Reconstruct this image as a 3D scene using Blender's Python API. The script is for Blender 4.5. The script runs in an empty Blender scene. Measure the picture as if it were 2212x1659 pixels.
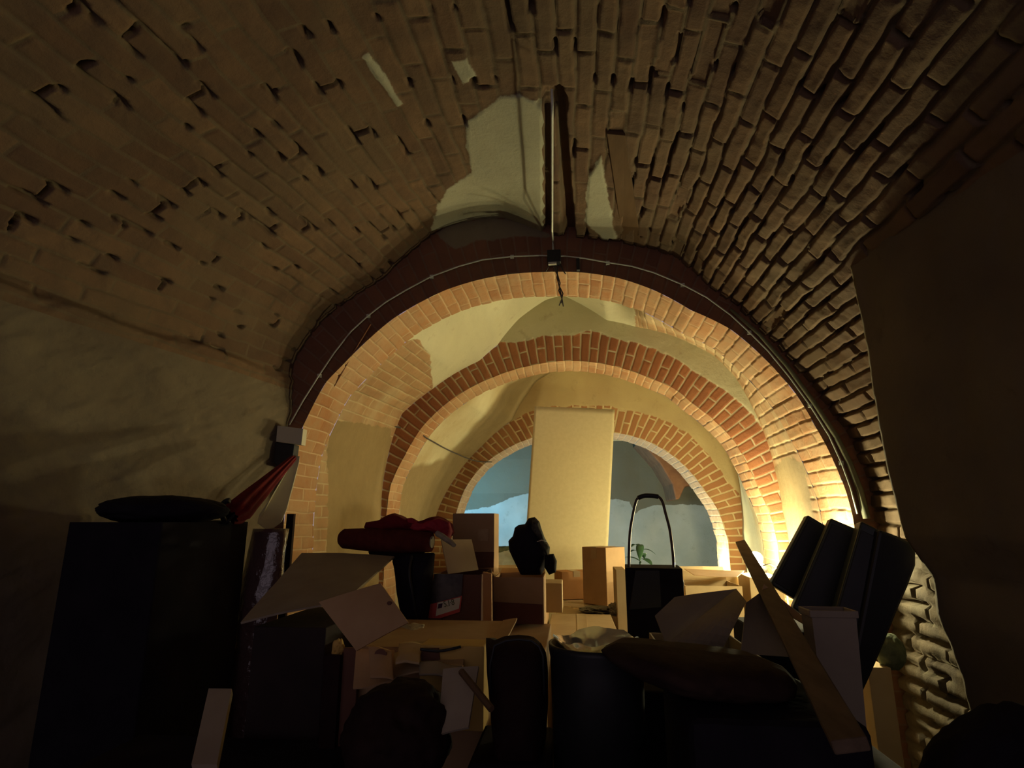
import bpy, math, random
import numpy as np
from mathutils import Vector, Matrix

# ------------------------------------------------------------------ camera
EYE = Vector((0.0, 0.0, 1.1))
FPX = 1250.0
W, H = 2212.0, 1659.0
TH, YAW = math.radians(13.3), math.radians(5.74)
Fw = Vector((-math.sin(YAW) * math.cos(TH), math.cos(YAW) * math.cos(TH), math.sin(TH)))
Rt = Vector((math.cos(YAW), math.sin(YAW), 0))
Up = Rt.cross(Fw)
scn = bpy.context.scene
C = scn.collection
cam = bpy.data.cameras.new('camera')
camo = bpy.data.objects.new('camera', cam)
C.objects.link(camo)
camo.matrix_world = Matrix(((Rt.x, Up.x, -Fw.x, EYE.x), (Rt.y, Up.y, -Fw.y, EYE.y), (Rt.z, Up.z, -Fw.z, EYE.z), (0, 0, 0, 1)))
cam.sensor_width = 36
cam.lens = 36 * FPX / W
cam.clip_start = 0.02
scn.camera = camo
scn.view_settings.view_transform = 'Standard'
scn.view_settings.look = 'None'
scn.view_settings.gamma = 1
scn.view_settings.use_curve_mapping = False
scn.view_settings.exposure = 0.0
scn.cycles.max_bounces = 8
scn.cycles.diffuse_bounces = 5
scn.cycles.sample_clamp_indirect = 4
scn.cycles.use_denoising = True
scn.cycles.caustics_reflective = False
scn.cycles.caustics_refractive = False

# ------------------------------------------------------------------ world: added fill light entering by the open end behind the photographer
wd = bpy.data.worlds.new('world')
scn.world = wd
wd.use_nodes = True
bg = wd.node_tree.nodes['Background']
bg.inputs[0].default_value = (0.58, 0.45, 0.52, 1)
bg.inputs[1].default_value = 0.62

# ------------------------------------------------------------------ light levels of the bulbs, the added bay fill and the back room window
BULB_MAIN, BULB_LOW, FILL_BAY, BULB_BACK, BULB_NEAR = 560.0, 780.0, 60.0, 700.0, 420.0
BULB_COL = (1.0, 0.89, 0.49)
WINDOW_W = 42.0
wl = bpy.data.lights.new('window_daylight', 'AREA')
wl.shape = 'RECTANGLE'; wl.size = 0.9; wl.size_y = 0.8
wl.energy = WINDOW_W; wl.color = (0.25, 0.68, 1.0)
wlo = bpy.data.objects.new('window_daylight', wl)
C.objects.link(wlo)
wlo.location = (-1.95, 7.55, 1.35)
wlo.rotation_euler = (math.radians(90), 0, math.radians(-80))

# ------------------------------------------------------------------ projection helpers
def ray(px, py):
    return Fw + Rt * ((px - W / 2) / FPX) + Up * ((H / 2 - py) / FPX)
def at(px, py, Y):
    d = ray(px, py)
    return EYE + d * (Y / d.y)
def at_z(px, py, z):
    d = ray(px, py)
    return EYE + d * ((z - EYE.z) / d.z)
def project(P):
    """array (...,3) of points -> px, py (used to lay masonry patches out on the real surface)"""
    D = P - np.array(EYE)
    f = np.maximum(D @ np.array(Fw), 1e-3)
    return W / 2 + FPX * (D @ np.array(Rt)) / f, H / 2 - FPX * (D @ np.array(Up)) / f

# ------------------------------------------------------------------ numpy noise
def _h(ix, iy, iz, seed):
    with np.errstate(over='ignore'):
        n = (ix.astype(np.int64) * 374761393 + iy.astype(np.int64) * 668265263 + iz.astype(np.int64) * 1442695041 + seed * 974634777) & 0xffffffff
        n = ((n ^ (n >> 13)) * 1274126177) & 0xffffffff
        n = (n ^ (n >> 16)) & 0xffffffff
    return n / 4294967295.0
def vnoise(P, seed=0):
    i = np.floor(P).astype(np.int64); f = P - i
    f = f * f * (3 - 2 * f)
    o = 0
    for a in (0, 1):
        for b in (0, 1):
            for c in (0, 1):
                w = (f[..., 0] if a else 1 - f[..., 0]) * (f[..., 1] if b else 1 - f[..., 1]) * (f[..., 2] if c else 1 - f[..., 2])
                o = o + w * _h(i[..., 0] + a, i[..., 1] + b, i[..., 2] + c, seed)
    return o * 2 - 1
def fbm(P, s=1.0, oct=4, seed=0):
    o = 0; a = 1.0; t = 0
    for k in range(oct):
        o = o + a * vnoise(P * s + 17.3 * k, seed + k); t += a
        a *= 0.5; s *= 2.03
    return o / t
def rnd1(i, seed):
    return _h(i, i * 0, i * 0, seed)

def smooth(e0, e1, x):
    t = np.clip((x - e0) / (e1 - e0), 0, 1)
    return t * t * (3 - 2 * t)
def poly_sd(px, py, poly):
    """signed distance in pixels to a polygon, positive inside"""
    pts = np.array(poly, float); n = len(pts)
    d = np.full(px.shape, 1e9); inside = np.zeros(px.shape, bool)
    for i in range(n):
        a = pts[i]; b = pts[(i + 1) % n]
        e = b - a; wx = px - a[0]; wy = py - a[1]
        t = np.clip((wx * e[0] + wy * e[1]) / (e @ e + 1e-9), 0, 1)
        d = np.minimum(d, np.hypot(wx - t * e[0], wy - t * e[1]))
        cond = (a[1] > py) != (b[1] > py)
        with np.errstate(divide='ignore', invalid='ignore'):
            xi = (b[0] - a[0]) * (py - a[1]) / (b[1] - a[1] + 1e-12) + a[0]
        inside ^= cond & (px < xi)
    return np.where(inside, d, -d)

# ------------------------------------------------------------------ materials
def nodes_of(name):
    m = bpy.data.materials.new(name); m.use_nodes = True
    nt = m.node_tree
    return m, nt, nt.nodes['Principled BSDF']
def N(nt, typ, **kw):
    n = nt.nodes.new(typ)
    for k, v in kw.items():
        if k.startswith('i_'):
            n.inputs[k[2:].replace('_', ' ')].default_value = v
        else:
            setattr(n, k, v)
    return n
def col4(c): return (c[0], c[1], c[2], 1)
def ramp(nt, fac, stops):
    r = N(nt, 'ShaderNodeValToRGB')
    e = r.color_ramp.elements
    while len(e) > 1: e.remove(e[-1])
    e[0].position = stops[0][0]; e[0].color = col4(stops[0][1])
    for p, c in stops[1:]:
        x = e.new(p); x.color = col4(c)
    nt.links.new(fac, r.inputs[0])
    return r.outputs[0]
def mix(nt, fac, a, b, mode='MIX'):
    m = N(nt, 'ShaderNodeMix', data_type='RGBA', blend_type=mode)
    L = nt.links.new
    for sock, v in ((m.inputs[0], fac), (m.inputs[6], a), (m.inputs[7], b)):
        if hasattr(v, 'links') or hasattr(v, 'is_linked'): L(v, sock)
        elif isinstance(v, (int, float)): sock.default_value = v
        else: sock.default_value = col4(v)
    return m.outputs[2]

def masonry(name, c1, c2, mortar, plaster, plaster2, bw, rh, msize=0.008, dirt=(0.12, 0.09, 0.06), dirt_amt=0.45, smear=0.0):
    """brick from the UV map (metres), plaster where the 'plaster' attribute is positive"""
    m, nt, b = nodes_of(name); L = nt.links.new
    uv = N(nt, 'ShaderNodeUVMap', uv_map='UVMap')
    br = N(nt, 'ShaderNodeTexBrick')
    br.offset = 0.5; br.offset_frequency = 2; br.squash_frequency = 2; br.squash = 1.0
    br.inputs['Color1'].default_value = col4(c1); br.inputs['Color2'].default_value = col4(c2)
    br.inputs['Mortar'].default_value = col4(mortar)
    br.inputs['Scale'].default_value = 1.0
    br.inputs['Mortar Size'].default_value = msize
    br.inputs['Mortar Smooth'].default_value = 0.35
    br.inputs['Brick Width'].default_value = bw
    br.inputs['Row Height'].default_value = rh
    L(uv.outputs[0], br.inputs['Vector'])
    tc = N(nt, 'ShaderNodeTexCoord')
    n1 = N(nt, 'ShaderNodeTexNoise', i_Scale=9.0, i_Detail=6.0, i_Roughness=0.65); L(tc.outputs['Object'], n1.inputs['Vector'])
    n2 = N(nt, 'ShaderNodeTexNoise', i_Scale=2.2, i_Detail=4.0); L(tc.outputs['Object'], n2.inputs['Vector'])
    n3 = N(nt, 'ShaderNodeTexNoise', i_Scale=60.0, i_Detail=4.0, i_Roughness=0.7); L(tc.outputs['Object'], n3.inputs['Vector'])
    c = br.outputs['Color']
    f = ramp(nt, n1.outputs[0], [(0.42, (0, 0, 0)), (0.66, (1, 1, 1))])
    fa = N(nt, 'ShaderNodeMath', operation='MULTIPLY'); L(f, fa.inputs[0]); fa.inputs[1].default_value = dirt_amt
    c = mix(nt, fa.outputs[0], c, mix(nt, 0.5, c, dirt))
    if smear:
        f2 = ramp(nt, n2.outputs[0], [(0.45, (0, 0, 0)), (0.62, (1, 1, 1))])
        fb = N(nt, 'ShaderNodeMath', operation='MULTIPLY'); L(f2, fb.inputs[0]); fb.inputs[1].default_value = smear
        c = mix(nt, fb.outputs[0], c, mortar)
    # plaster patches
    at_ = N(nt, 'ShaderNodeAttribute', attribute_name='plaster')
    ad = N(nt, 'ShaderNodeMath', operation='MULTIPLY_ADD'); L(n1.outputs[0], ad.inputs[0]); ad.inputs[1].default_value = 0.05; 
    sub = N(nt, 'ShaderNodeMath', operation='SUBTRACT'); L(at_.outputs['Fac'], sub.inputs[0]); sub.inputs[1].default_value = 0.025
    L(sub.outputs[0], ad.inputs[2])
    mk = N(nt, 'ShaderNodeMapRange', interpolation_type='SMOOTHSTEP'); mk.inputs['From Min'].default_value = -0.004; mk.inputs['From Max'].default_value = 0.006
    L(ad.outputs[0], mk.inputs['Value'])
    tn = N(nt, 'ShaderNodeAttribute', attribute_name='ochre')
    pc = mix(nt, ramp(nt, n2.outputs[0], [(0.35, (0, 0, 0)), (0.65, (1, 1, 1))]), plaster, plaster2)
    pc = mix(nt, ramp(nt, n1.outputs[0], [(0.6, (0, 0, 0)), (0.8, (0.5, 0.5, 0.5))]), pc, dirt)
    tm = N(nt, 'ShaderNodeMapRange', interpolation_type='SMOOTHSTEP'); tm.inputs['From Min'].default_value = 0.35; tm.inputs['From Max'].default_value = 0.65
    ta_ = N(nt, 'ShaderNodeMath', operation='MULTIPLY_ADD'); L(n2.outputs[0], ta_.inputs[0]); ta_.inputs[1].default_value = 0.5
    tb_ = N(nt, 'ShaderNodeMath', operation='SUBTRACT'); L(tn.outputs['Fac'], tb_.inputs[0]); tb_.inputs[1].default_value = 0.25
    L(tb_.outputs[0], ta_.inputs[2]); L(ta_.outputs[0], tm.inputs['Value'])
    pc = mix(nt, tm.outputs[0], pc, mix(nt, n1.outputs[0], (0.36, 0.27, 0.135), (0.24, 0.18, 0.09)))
    c = mix(nt, mk.outputs[0], c, pc)
    L(c, b.inputs['Base Color'])
    b.inputs['Roughness'].default_value = 0.92
    b.inputs['Specular IOR Level'].default_value = 0.15
    bm = N(nt, 'ShaderNodeBump', i_Strength=0.5, i_Distance=0.012)
    hs = N(nt, 'ShaderNodeMath', operation='MULTIPLY_ADD'); L(n3.outputs[0], hs.inputs[0]); hs.inputs[1].default_value = 0.35; L(n1.outputs[0], hs.inputs[2])
    L(hs.outputs[0], bm.inputs['Height']); L(bm.outputs[0], b.inputs['Normal'])
    return m

def simple(name, c, c2=None, rough=0.8, scale=12, spec=0.3, metal=0.0, bump=0.15, coat=0.0, stretch=None, lo=0.35, hi=0.65):
    m, nt, b = nodes_of(name); L = nt.links.new
    tc = N(nt, 'ShaderNodeTexCoord')
    n = N(nt, 'ShaderNodeTexNoise', i_Scale=float(scale), i_Detail=5.0, i_Roughness=0.6)
    if stretch:
        mp = N(nt, 'ShaderNodeMapping'); mp.inputs['Scale'].default_value = stretch
        L(tc.outputs['Object'], mp.inputs[0]); L(mp.outputs[0], n.inputs['Vector'])
    else:
        L(tc.outputs['Object'], n.inputs['Vector'])
    L(ramp(nt, n.outputs[0], [(lo, c), (hi, c2 or tuple(x * 0.75 for x in c))]), b.inputs['Base Color'])
    b.inputs['Roughness'].default_value = rough
    b.inputs['Specular IOR Level'].default_value = spec
    b.inputs['Metallic'].default_value = metal
    b.inputs['Coat Weight'].default_value = coat
    if bump:
        bm = N(nt, 'ShaderNodeBump', i_Strength=bump, i_Distance=0.01)
        L(n.outputs[0], bm.inputs['Height']); L(bm.outputs[0], b.inputs['Normal'])
    return m
def emis(name, c, s):
    m, nt, b = nodes_of(name)
    b.inputs['Base Color'].default_value = (0, 0, 0, 1)
    b.inputs['Emission Color'].default_value = col4(c)
    b.inputs['Emission Strength'].default_value = s
    return m

M = {}
M['vault'] = masonry('vault_brick', (0.185, 0.118, 0.068), (0.12, 0.074, 0.047), (0.145, 0.108, 0.066), (0.40, 0.40, 0.29), (0.33, 0.33, 0.24), 0.27, 0.068, 0.007, dirt=(0.08, 0.06, 0.045), dirt_amt=0.8, smear=0.55)
M['stone'] = masonry('rough_wall', (0.14, 0.12, 0.085), (0.11, 0.09, 0.07), (0.16, 0.14, 0.1), (0.17, 0.14, 0.095), (0.125, 0.10, 0.07), 0.27, 0.068, 0.007, dirt=(0.06, 0.05, 0.035))
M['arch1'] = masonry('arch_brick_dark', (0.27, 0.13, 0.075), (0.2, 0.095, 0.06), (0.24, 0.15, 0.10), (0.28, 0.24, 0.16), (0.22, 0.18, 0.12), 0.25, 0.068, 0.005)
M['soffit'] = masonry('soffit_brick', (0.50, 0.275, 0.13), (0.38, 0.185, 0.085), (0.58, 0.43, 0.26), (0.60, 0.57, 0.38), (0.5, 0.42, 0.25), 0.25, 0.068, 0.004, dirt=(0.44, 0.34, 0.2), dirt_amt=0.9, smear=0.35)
M['arch2'] = masonry('arch_brick_red', (0.36, 0.155, 0.07), (0.27, 0.105, 0.05), (0.5, 0.42, 0.27), (0.50, 0.47, 0.32), (0.43, 0.40, 0.26), 0.25, 0.068, 0.007, dirt=(0.16, 0.08, 0.05))
M['arch3'] = masonry('arch_brick_ochre', (0.42, 0.21, 0.09), (0.33, 0.14, 0.06), (0.58, 0.45, 0.24), (0.54, 0.42, 0.21), (0.46, 0.34, 0.17), 0.25, 0.068, 0.009, dirt=(0.25, 0.17, 0.08))
M['soffit3'] = masonry('soffit_limewash', (0.60, 0.44, 0.30), (0.54, 0.38, 0.26), (0.66, 0.54, 0.4), (0.6, 0.55, 0.45), (0.55, 0.5, 0.4), 0.13, 0.068, 0.006)
M['bay'] = masonry('bay_brick', (0.46, 0.29, 0.15), (0.38, 0.23, 0.12), (0.52, 0.42, 0.25), (0.64, 0.62, 0.42), (0.58, 0.56, 0.38), 0.25, 0.068, 0.005, dirt=(0.30, 0.22, 0.12), dirt_amt=0.8, smear=0.6)
M['bay2'] = masonry('bay_plaster', (0.5, 0.38, 0.2), (0.42, 0.3, 0.16), (0.52, 0.42, 0.25), (0.62, 0.57, 0.36), (0.5, 0.41, 0.23), 0.25, 0.068, 0.005, dirt=(0.34, 0.25, 0.12))
M['backwall'] = masonry('back_wall', (0.20, 0.19, 0.14), (0.16, 0.15, 0.11), (0.20, 0.19, 0.15), (0.52, 0.55, 0.52), (0.40, 0.44, 0.42), 0.8, 0.5, 0.001, dirt=(0.2, 0.2, 0.17))
M['cobble'] = simple('dirt_floor', (0.10, 0.08, 0.06), (0.06, 0.05, 0.04), 0.95, 6)

# ------------------------------------------------------------------ mesh helpers
def mesh_obj(name, verts, faces, mat=None, parent=None, smooth_=False, bevel=0.0, loc=None):
    me = bpy.data.meshes.new(name)
    vs = [Vector(v) for v in verts]
    o = bpy.data.objects.new(name, me)
    if parent is not None:
        off = parent['_w']; off = Vector(off)
        if parent.parent is not None or True:
            vs = [v - off for v in vs]
        o.parent = parent
        o['_w'] = tuple(off)
    else:
        if loc is None:
            xs = [v.x for v in vs]; ys = [v.y for v in vs]; zs = [v.z for v in vs]
            loc = Vector(((min(xs) + max(xs)) / 2, (min(ys) + max(ys)) / 2, min(zs)))
        vs = [v - Vector(loc) for v in vs]
        o.location = loc
        o['_w'] = tuple(loc)
    me.from_pydata(vs, [], faces)
    me.update()
    if mat: me.materials.append(mat)
    if smooth_:
        me.polygons.foreach_set('use_smooth', [True] * len(me.polygons))
    C.objects.link(o)
    if bevel:
        b = o.modifiers.new('bevel', 'BEVEL'); b.width = bevel; b.segments = 2; b.limit_method = 'ANGLE'
    return o
def grid_obj(name, P, UV=None, plaster=None, mat=None, kind='structure', flip=False, ochre=None):
    n, m = P.shape[:2]
    me = bpy.data.meshes.new(name)
    idx = np.arange(n * m).reshape(n, m)
    a, b, c, d = idx[:-1, :-1], idx[1:, :-1], idx[1:, 1:], idx[:-1, 1:]
    F = np.stack([a, b, c, d] if not flip else [a, d, c, b], -1).reshape(-1, 4)
    me.vertices.add(n * m); me.vertices.foreach_set('co', P.reshape(-1).astype(np.float32))
    me.loops.add(F.size); me.loops.foreach_set('vertex_index', F.reshape(-1).astype(np.int32))
    me.polygons.add(len(F))
    me.polygons.foreach_set('loop_start', np.arange(0, F.size, 4, dtype=np.int32))
    me.polygons.foreach_set('use_smooth', np.ones(len(F), bool))
    me.update(calc_edges=True)
    if UV is not None:
        l = me.uv_layers.new(name='UVMap')
        l.data.foreach_set('uv', UV.reshape(-1, 2)[F.reshape(-1)].reshape(-1).astype(np.float32))
    at_ = me.attributes.new('plaster', 'FLOAT', 'POINT')
    at_.data.foreach_set('value', (plaster if plaster is not None else np.full((n, m), -1.0)).reshape(-1).astype(np.float32))
    if ochre is not None:
        oa = me.attributes.new('ochre', 'FLOAT', 'POINT'); oa.data.foreach_set('value', ochre.reshape(-1).astype(np.float32))
    me.materials.append(mat)
    me.validate()
    o = bpy.data.objects.new(name, me)
    C.objects.link(o)
    if kind: o['kind'] = kind
    return o
def normals(P, toward):
    du = np.gradient(P, axis=0); dv = np.gradient(P, axis=1)
    n = np.cross(du, dv); n /= np.linalg.norm(n, axis=-1, keepdims=True) + 1e-12
    s = np.sign(np.sum(n * (toward - P), -1, keepdims=True)); s[s == 0] = 1
    return n * s
def brick_h(x, y, bw, rh, ms, seed, deep=1.0):
    """height of the masonry, same layout as the Brick Texture; returns height and mortar factor"""
    row = np.floor(y / rh).astype(np.int64)
    off = np.where(row % 2 == 0, bw * 0.5, 0.0)
    bn = np.floor((x + off) / bw).astype(np.int64)
    fx = x + off - bn * bw; fy = y - row * rh
    dist = np.minimum(np.minimum(fx, fy), np.minimum(bw - fx, rh - fy))
    r = _h(row, bn, row * 0, seed)
    r2 = _h(row, bn, row * 0 + 5, seed)
    tilt = (fy / rh - 0.5) * (r2 - 0.5) * 2
    inb = smooth(ms * 0.55, ms * 1.3, dist)
    return inb, r, tilt
def jitter_uv(x, y, rh, seed, amt=0.006, rowshift=True):
    P = np.stack([x * 3.1, y * 3.1, x * 0 + seed], -1)
    y2 = y + amt * fbm(P, 1.6, 3, seed) 
    x2 = x + amt * 1.2 * fbm(P + 9.1, 1.6, 3, seed + 7)
    if rowshift:
        row = np.floor(y2 / rh).astype(np.int64)
        x2 = x2 + rnd1(row, seed + 3) * 0.09
    return x2, y2

# ------------------------------------------------------------------ profiles: polar curves about the springing centre of each vault
NA, NL = 860, 50
TH_S = np.linspace(0, math.pi, NA)
def prof(trace, Y, centre, sm=5, floor_z=0.0, legx=None):
    """pixel trace of an arch edge lying in the plane y=Y -> (NA+2*NL, 2) world x,z, right foot to left foot"""
    pts = [at(px, py, Y) for px, py in trace]
    th = []; r = []
    for p in pts:
        a = math.atan2(p.z - centre[1], p.x - centre[0])
        if a < -math.pi / 2: a += 2 * math.pi
        th.append(a); r.append(math.hypot(p.x - centre[0], p.z - centre[1]))
    o = np.argsort(th); th = np.array(th)[o]; r = np.array(r)[o]
    R = np.interp(TH_S, th, r)
    if sm > 1:
        k = np.hanning(sm * 2 + 3)[1:-1]; k /= k.sum()
        R = np.convolve(np.pad(R, sm, mode='edge'), k, 'valid')
    x = centre[0] + R * np.cos(TH_S); z = centre[1] + R * np.sin(TH_S)
    zl = np.linspace(floor_z, centre[1], NL, endpoint=False)
    right = np.stack([np.full(NL, x[0]), zl], -1)
    left = np.stack([np.full(NL, x[-1]), zl[::-1]], -1)
    return np.concatenate([right, np.stack([x, z], -1), left])
def arclen(P2):
    d = np.hypot(*np.diff(P2, axis=0).T)
    return np.concatenate([[0], np.cumsum(d)])
def loft(A, YA, B, YB, n):
    t = np.linspace(0, 1, n)[None, :, None]
    xz = A[:, None, :] * (1 - t) + B[:, None, :] * t
    y = YA * (1 - t) + YB * t
    P = np.empty((len(A), n, 3)); P[..., 0] = xz[..., 0]; P[..., 2] = xz[..., 1]; P[..., 1] = y[..., 0]
    return P
AX = lambda P, c: np.stack([np.full(P.shape[:2], c[0]), P[..., 1], np.full(P.shape[:2], c[1])], -1)

Y1, Y1b, Y2, Y2b, Y3, Y3b, Y4 = 3.05, 3.42, 4.61, 4.95, 6.25, 6.75, 8.7
C1 = ((at(640, 1000, Y1).x + at(1843, 1121, Y1).x) / 2, 0.90)
C2 = ((at(838, 1100, Y2).x + at(1675, 1160, Y2).x) / 2, 0.90)
C3 = ((at(985, 1105, Y3).x + at(1580, 1202, Y3).x) / 2, 0.90)

arch1_in = [(612, 1180), (616, 1097), (625, 1020), (633, 975), (668, 893), (704, 826), (739, 790), (771, 757), (802, 728), (847, 690), (910, 652), (964, 626), (1024, 607), (1081, 595), (1170, 588), (1261, 589), (1337, 601), (1413, 627), (1492, 670), (1578, 711), (1657, 780), (1715, 845), (1763, 924), (1808, 1013), (1827, 1060), (1843, 1121), (1850, 1180)]
vault1 = [(590, 1180), (595, 1000), (622, 900), (640, 770), (700, 690), (830, 602), (880, 552), (960, 492), (1030, 472), (1090, 468), (1150, 492), (1190, 508), (1260, 516), (1340, 525), (1440, 549), (1530, 618), (1640, 712), (1700, 776), (1770, 855), (1830, 935), (1862, 1000), (1885, 1080), (1900, 1180)]
arch2_in = [(832, 1180), (836, 1100), (845, 1045), (874, 985), (910, 925), (954, 880), (1014, 839), (1068, 814), (1138, 792), (1201, 781), (1296, 785), (1358, 800), (1406, 818), (1454, 838), (1492, 869), (1537, 904), (1585, 952), (1612, 1000), (1640, 1060), (1663, 1110), (1680, 1180)]
bay1_end = [(822, 1180), (824, 1100), (835, 1000), (869, 893), (932, 842), (1035, 780), (1075, 745), (1120, 690), (1179, 648), (1215, 638), (1250, 655), (1310, 692), (1372, 706), (1452, 725), (1543, 769), (1585, 811), (1622, 873), (1657, 955), (1674, 1017), (1690, 1100), (1705, 1180)]
arch3_in = [(975, 1180), (985, 1110), (1005, 1055), (1040, 1008), (1090, 972), (1144, 948), (1230, 930), (1327, 935), (1390, 950), (1440, 975), (1475, 1003), (1522, 1060), (1550, 1100), (1565, 1143), (1580, 1202), (1584, 1230)]
bay2_end = [(930, 1180), (945, 1105), (985, 1030), (1043, 962), (1106, 909), (1135, 858), (1157, 826), (1200, 800), (1264, 790), (1344, 800), (1413, 828), (1471, 873), (1526, 921), (1564, 965), (1592, 1013), (1600, 1080), (1603, 1150), (1606, 1230)]
pA1 = prof(arch1_in, Y1, C1); pV1 = prof(vault1, Y1, C1, sm=9)
pA2 = prof(arch2_in, Y2, C2); pB1e = prof(bay1_end, Y2, C2)
pA3 = prof(arch3_in, Y3, C3); pB2e = prof(bay2_end, Y3, C3)

def rough_soffit(name, pr, Ya, Yb, cen, mat, seed, n=34, amp=1.0, bw=0.25):
    P = loft(pr, Ya, pr, Yb, n)
    al = arclen(pr)[:, None]
    x = P[..., 1] - Ya; y = np.broadcast_to(al, x.shape)
    x2, y2 = jitter_uv(x, y, 0.068, seed, 0.009)
    inb, r, t = brick_h(x2, y2, bw, 0.068, 0.006, seed)
    nr = normals(P, AX(P, cen))
    h = (inb - 1) * 0.004 + (r - 0.5) * 0.005 + t * 0.003 + 0.002 * fbm(P, 18, 3, seed)
    P = P + nr * (h * amp)[..., None]
    return grid_obj(name, P, np.stack([x2, y2], -1), None, mat)
def arch_face(name, inner, outer, Y, mat, seed, ring, n=40, amp=1.0, bw=0.25, extra=None):
    P = loft(inner, Y, outer, Y, n)
    al = arclen(inner)[:, None]
    x = np.sqrt(np.sum((P - P[:, :1]) ** 2, -1)); y = np.broadcast_to(al, x.shape)
    x2, y2 = jitter_uv(x, y, 0.068, seed, 0.010, False)
    inb, r, t = brick_h(x2, y2, bw, 0.068, 0.009, seed)
    pl = x - ring + 0.05 * fbm(P, 5, 4, seed)
    if extra is not None: pl = np.maximum(pl, extra(P))
    k = smooth(-0.01, 0.01, pl)
    h = (1 - k) * ((inb - 1) * 0.005 + (r - 0.5) * 0.004) + k * 0.003 + 0.0025 * fbm(P, 12, 3, seed)
    h[:, 0] = 0
    P[..., 1] -= h * amp
    return grid_obj(name, P, np.stack([x2, y2], -1), pl, mat)

# --- first bay in the photo: rough brick barrel vault over the camera, rough wall on the left
def near_vault():
    Yn = -1.9
    n = 680
    P = loft(pV1, Y1 + 0.01, pV1, Yn, n)
    # the vault opens out to the left towards the camera
    lf = np.clip(-(P[..., 0] - C1[0]) / 1.5, 0, 1.1)
    P[..., 0] -= lf * np.minimum(Y1 - P[..., 1], 3.6) * 0.24
    # right of the vault the profile spreads a little as well
    # hump where the vault meets the arch on its left shoulder fades away from the arch
    base = prof([(590, 1180), (595, 1000), (622, 900), (640, 770), (700, 682), (830, 585), (905, 545), (1000, 510), (1100, 500), (1190, 505), (1340, 522), (1440, 549), (1530, 612), (1640, 706), (1700, 770), (1770, 850), (1830, 932), (1862, 1000), (1885, 1080), (1900, 1180)], Y1, C1, sm=25)
    t = smooth(0.0, 0.55, Y1 - P[..., 1])[..., None]
    P[..., [0, 2]] += (base - pV1)[:, None, :] * t
    al = arclen(base)[:, None]
    x = Y1 - P[..., 1]; y = np.broadcast_to(al, x.shape)
    x2, y2 = jitter_uv(x, y, 0.068, 11, 0.015)
    inb, r, tl = brick_h(x2, y2, 0.27, 0.068, 0.008, 11)
    px, py = project(P)
    sc = 1 / 430.0
    pale = np.maximum(poly_sd(px, py, [(1005, 262), (1050, 232), (1080, 207), (1125, 205), (1160, 222), (1186, 250), (1192, 400), (1188, 520), (1000, 480), (930, 500), (945, 440), (975, 400), (1018, 372), (1008, 320)]),
                      poly_sd(px, py, [(782, 122), (796, 112), (872, 222), (858, 232)]))
    pale = np.maximum(pale, poly_sd(px, py, [(975, 130), (1010, 125), (1030, 165), (1000, 180)]))
    pale = np.maximum(pale, poly_sd(px, py, [(1262, 480), (1268, 380), (1300, 330), (1335, 520), (1300, 518)]) - 2)
    pl = pale * sc
    wall_line = (EYE.z + 0.80 - P[..., 2]) + 0.05 * fbm(P, 2.0, 3, 5)
    isleft = P[..., 0] < C1[0]
    # smeared render patches over the bricks on the left shoulder
    sme = fbm(P, 2.6, 3, 33)
    rough = smooth(-0.3, 0.9, (P[..., 0] - C1[0]) / 1.5)      # right side has deeper open joints
    deep = 0.007 + 0.014 * rough
    inb2 = inb + (1 - inb) * smooth(-0.35, 0.35, sme) * (1 - rough) * 0.9
    h = (inb2 - 1) * deep * (0.6 + 0.8 * smooth(-0.4, 0.4, fbm(P, 3.5, 3, 14))) + (r - 0.5) * (0.006 + 0.011 * rough) + tl * (0.003 + 0.006 * rough) + (0.005 + 0.005 * rough) * fbm(P, 11, 4, 12)
    hole = smooth(0.34, 0.5, vnoise(P * 13.0, 77)) * smooth(0.9, 0.3, inb)
    h -= hole * 0.03
    # some bricks are lost altogether on the right
    lost = (r > 0.965) & (inb > 0.5)
    h -= np.where(lost, 0.03 * rough, 0)
    k = smooth(-0.006, 0.012, pl)
    h = h * (1 - k) + k * (0.006 + 0.004 * fbm(P, 3, 3, 9))
    # two chases cut along the crown either side of the conduit
    gx1 = np.abs(px - (1182 + 0 * py)); gx2 = np.abs(px - (1209 + (py - 240) * 0.08))
    gm = smooth(180, 215, py)
    wy = np.clip(1.49 * 1250 / np.maximum(1125 - py, 100), 0.5, 5)
    g = np.maximum(smooth(12, 7, gx1) * 0.8, smooth(14, 8, gx2)) * gm
    g = np.maximum(g, smooth(26, 16, np.hypot(px - 1203, (py - 225) * 0.7)))
    chase = (g > 0.02) & (P[..., 2] > 2.2)
    h = np.where(chase, h * (1 - g) - 0.065 * g, h)
    pl = np.where(chase & (g > 0.5), -0.1, pl)
    # rough rubble wall below the springing on the left: tooled, uneven
    k2 = smooth(-0.01, 0.03, wall_line) * isleft
    Q = P.copy(); Q[..., 1] = Q[..., 1] * 0.6 + Q[..., 2] * 0.5
    Q2 = np.stack([(P[..., 1] + P[..., 2] * 0.5) * 1.0, (P[..., 2] - P[..., 1] * 0.5) * 4.0, P[..., 0]], -1)
    h = h * (1 - k2) + k2 * (0.02 + 0.022 * fbm(Q, 6, 5, 21) + 0.016 * fbm(P, 2, 2, 22) + 0.006 * fbm(Q2, 8, 3, 25))
    nr = normals(P, AX(P, C1))
    P = P + nr * h[..., None]
    UV = np.stack([x2, y2], -1)
    # split: wall_right / ceiling / wall_left, along constant rows
    iL = int(np.argmax((base[:, 1] < EYE.z + 0.72) & (base[:, 0] < C1[0])))
    iR = int(len(base) - np.argmax(((base[:, 1] < 1.0) & (base[:, 0] > C1[0]))[::-1]))
    wl_ = np.where(isleft, wall_line, -1)
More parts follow.
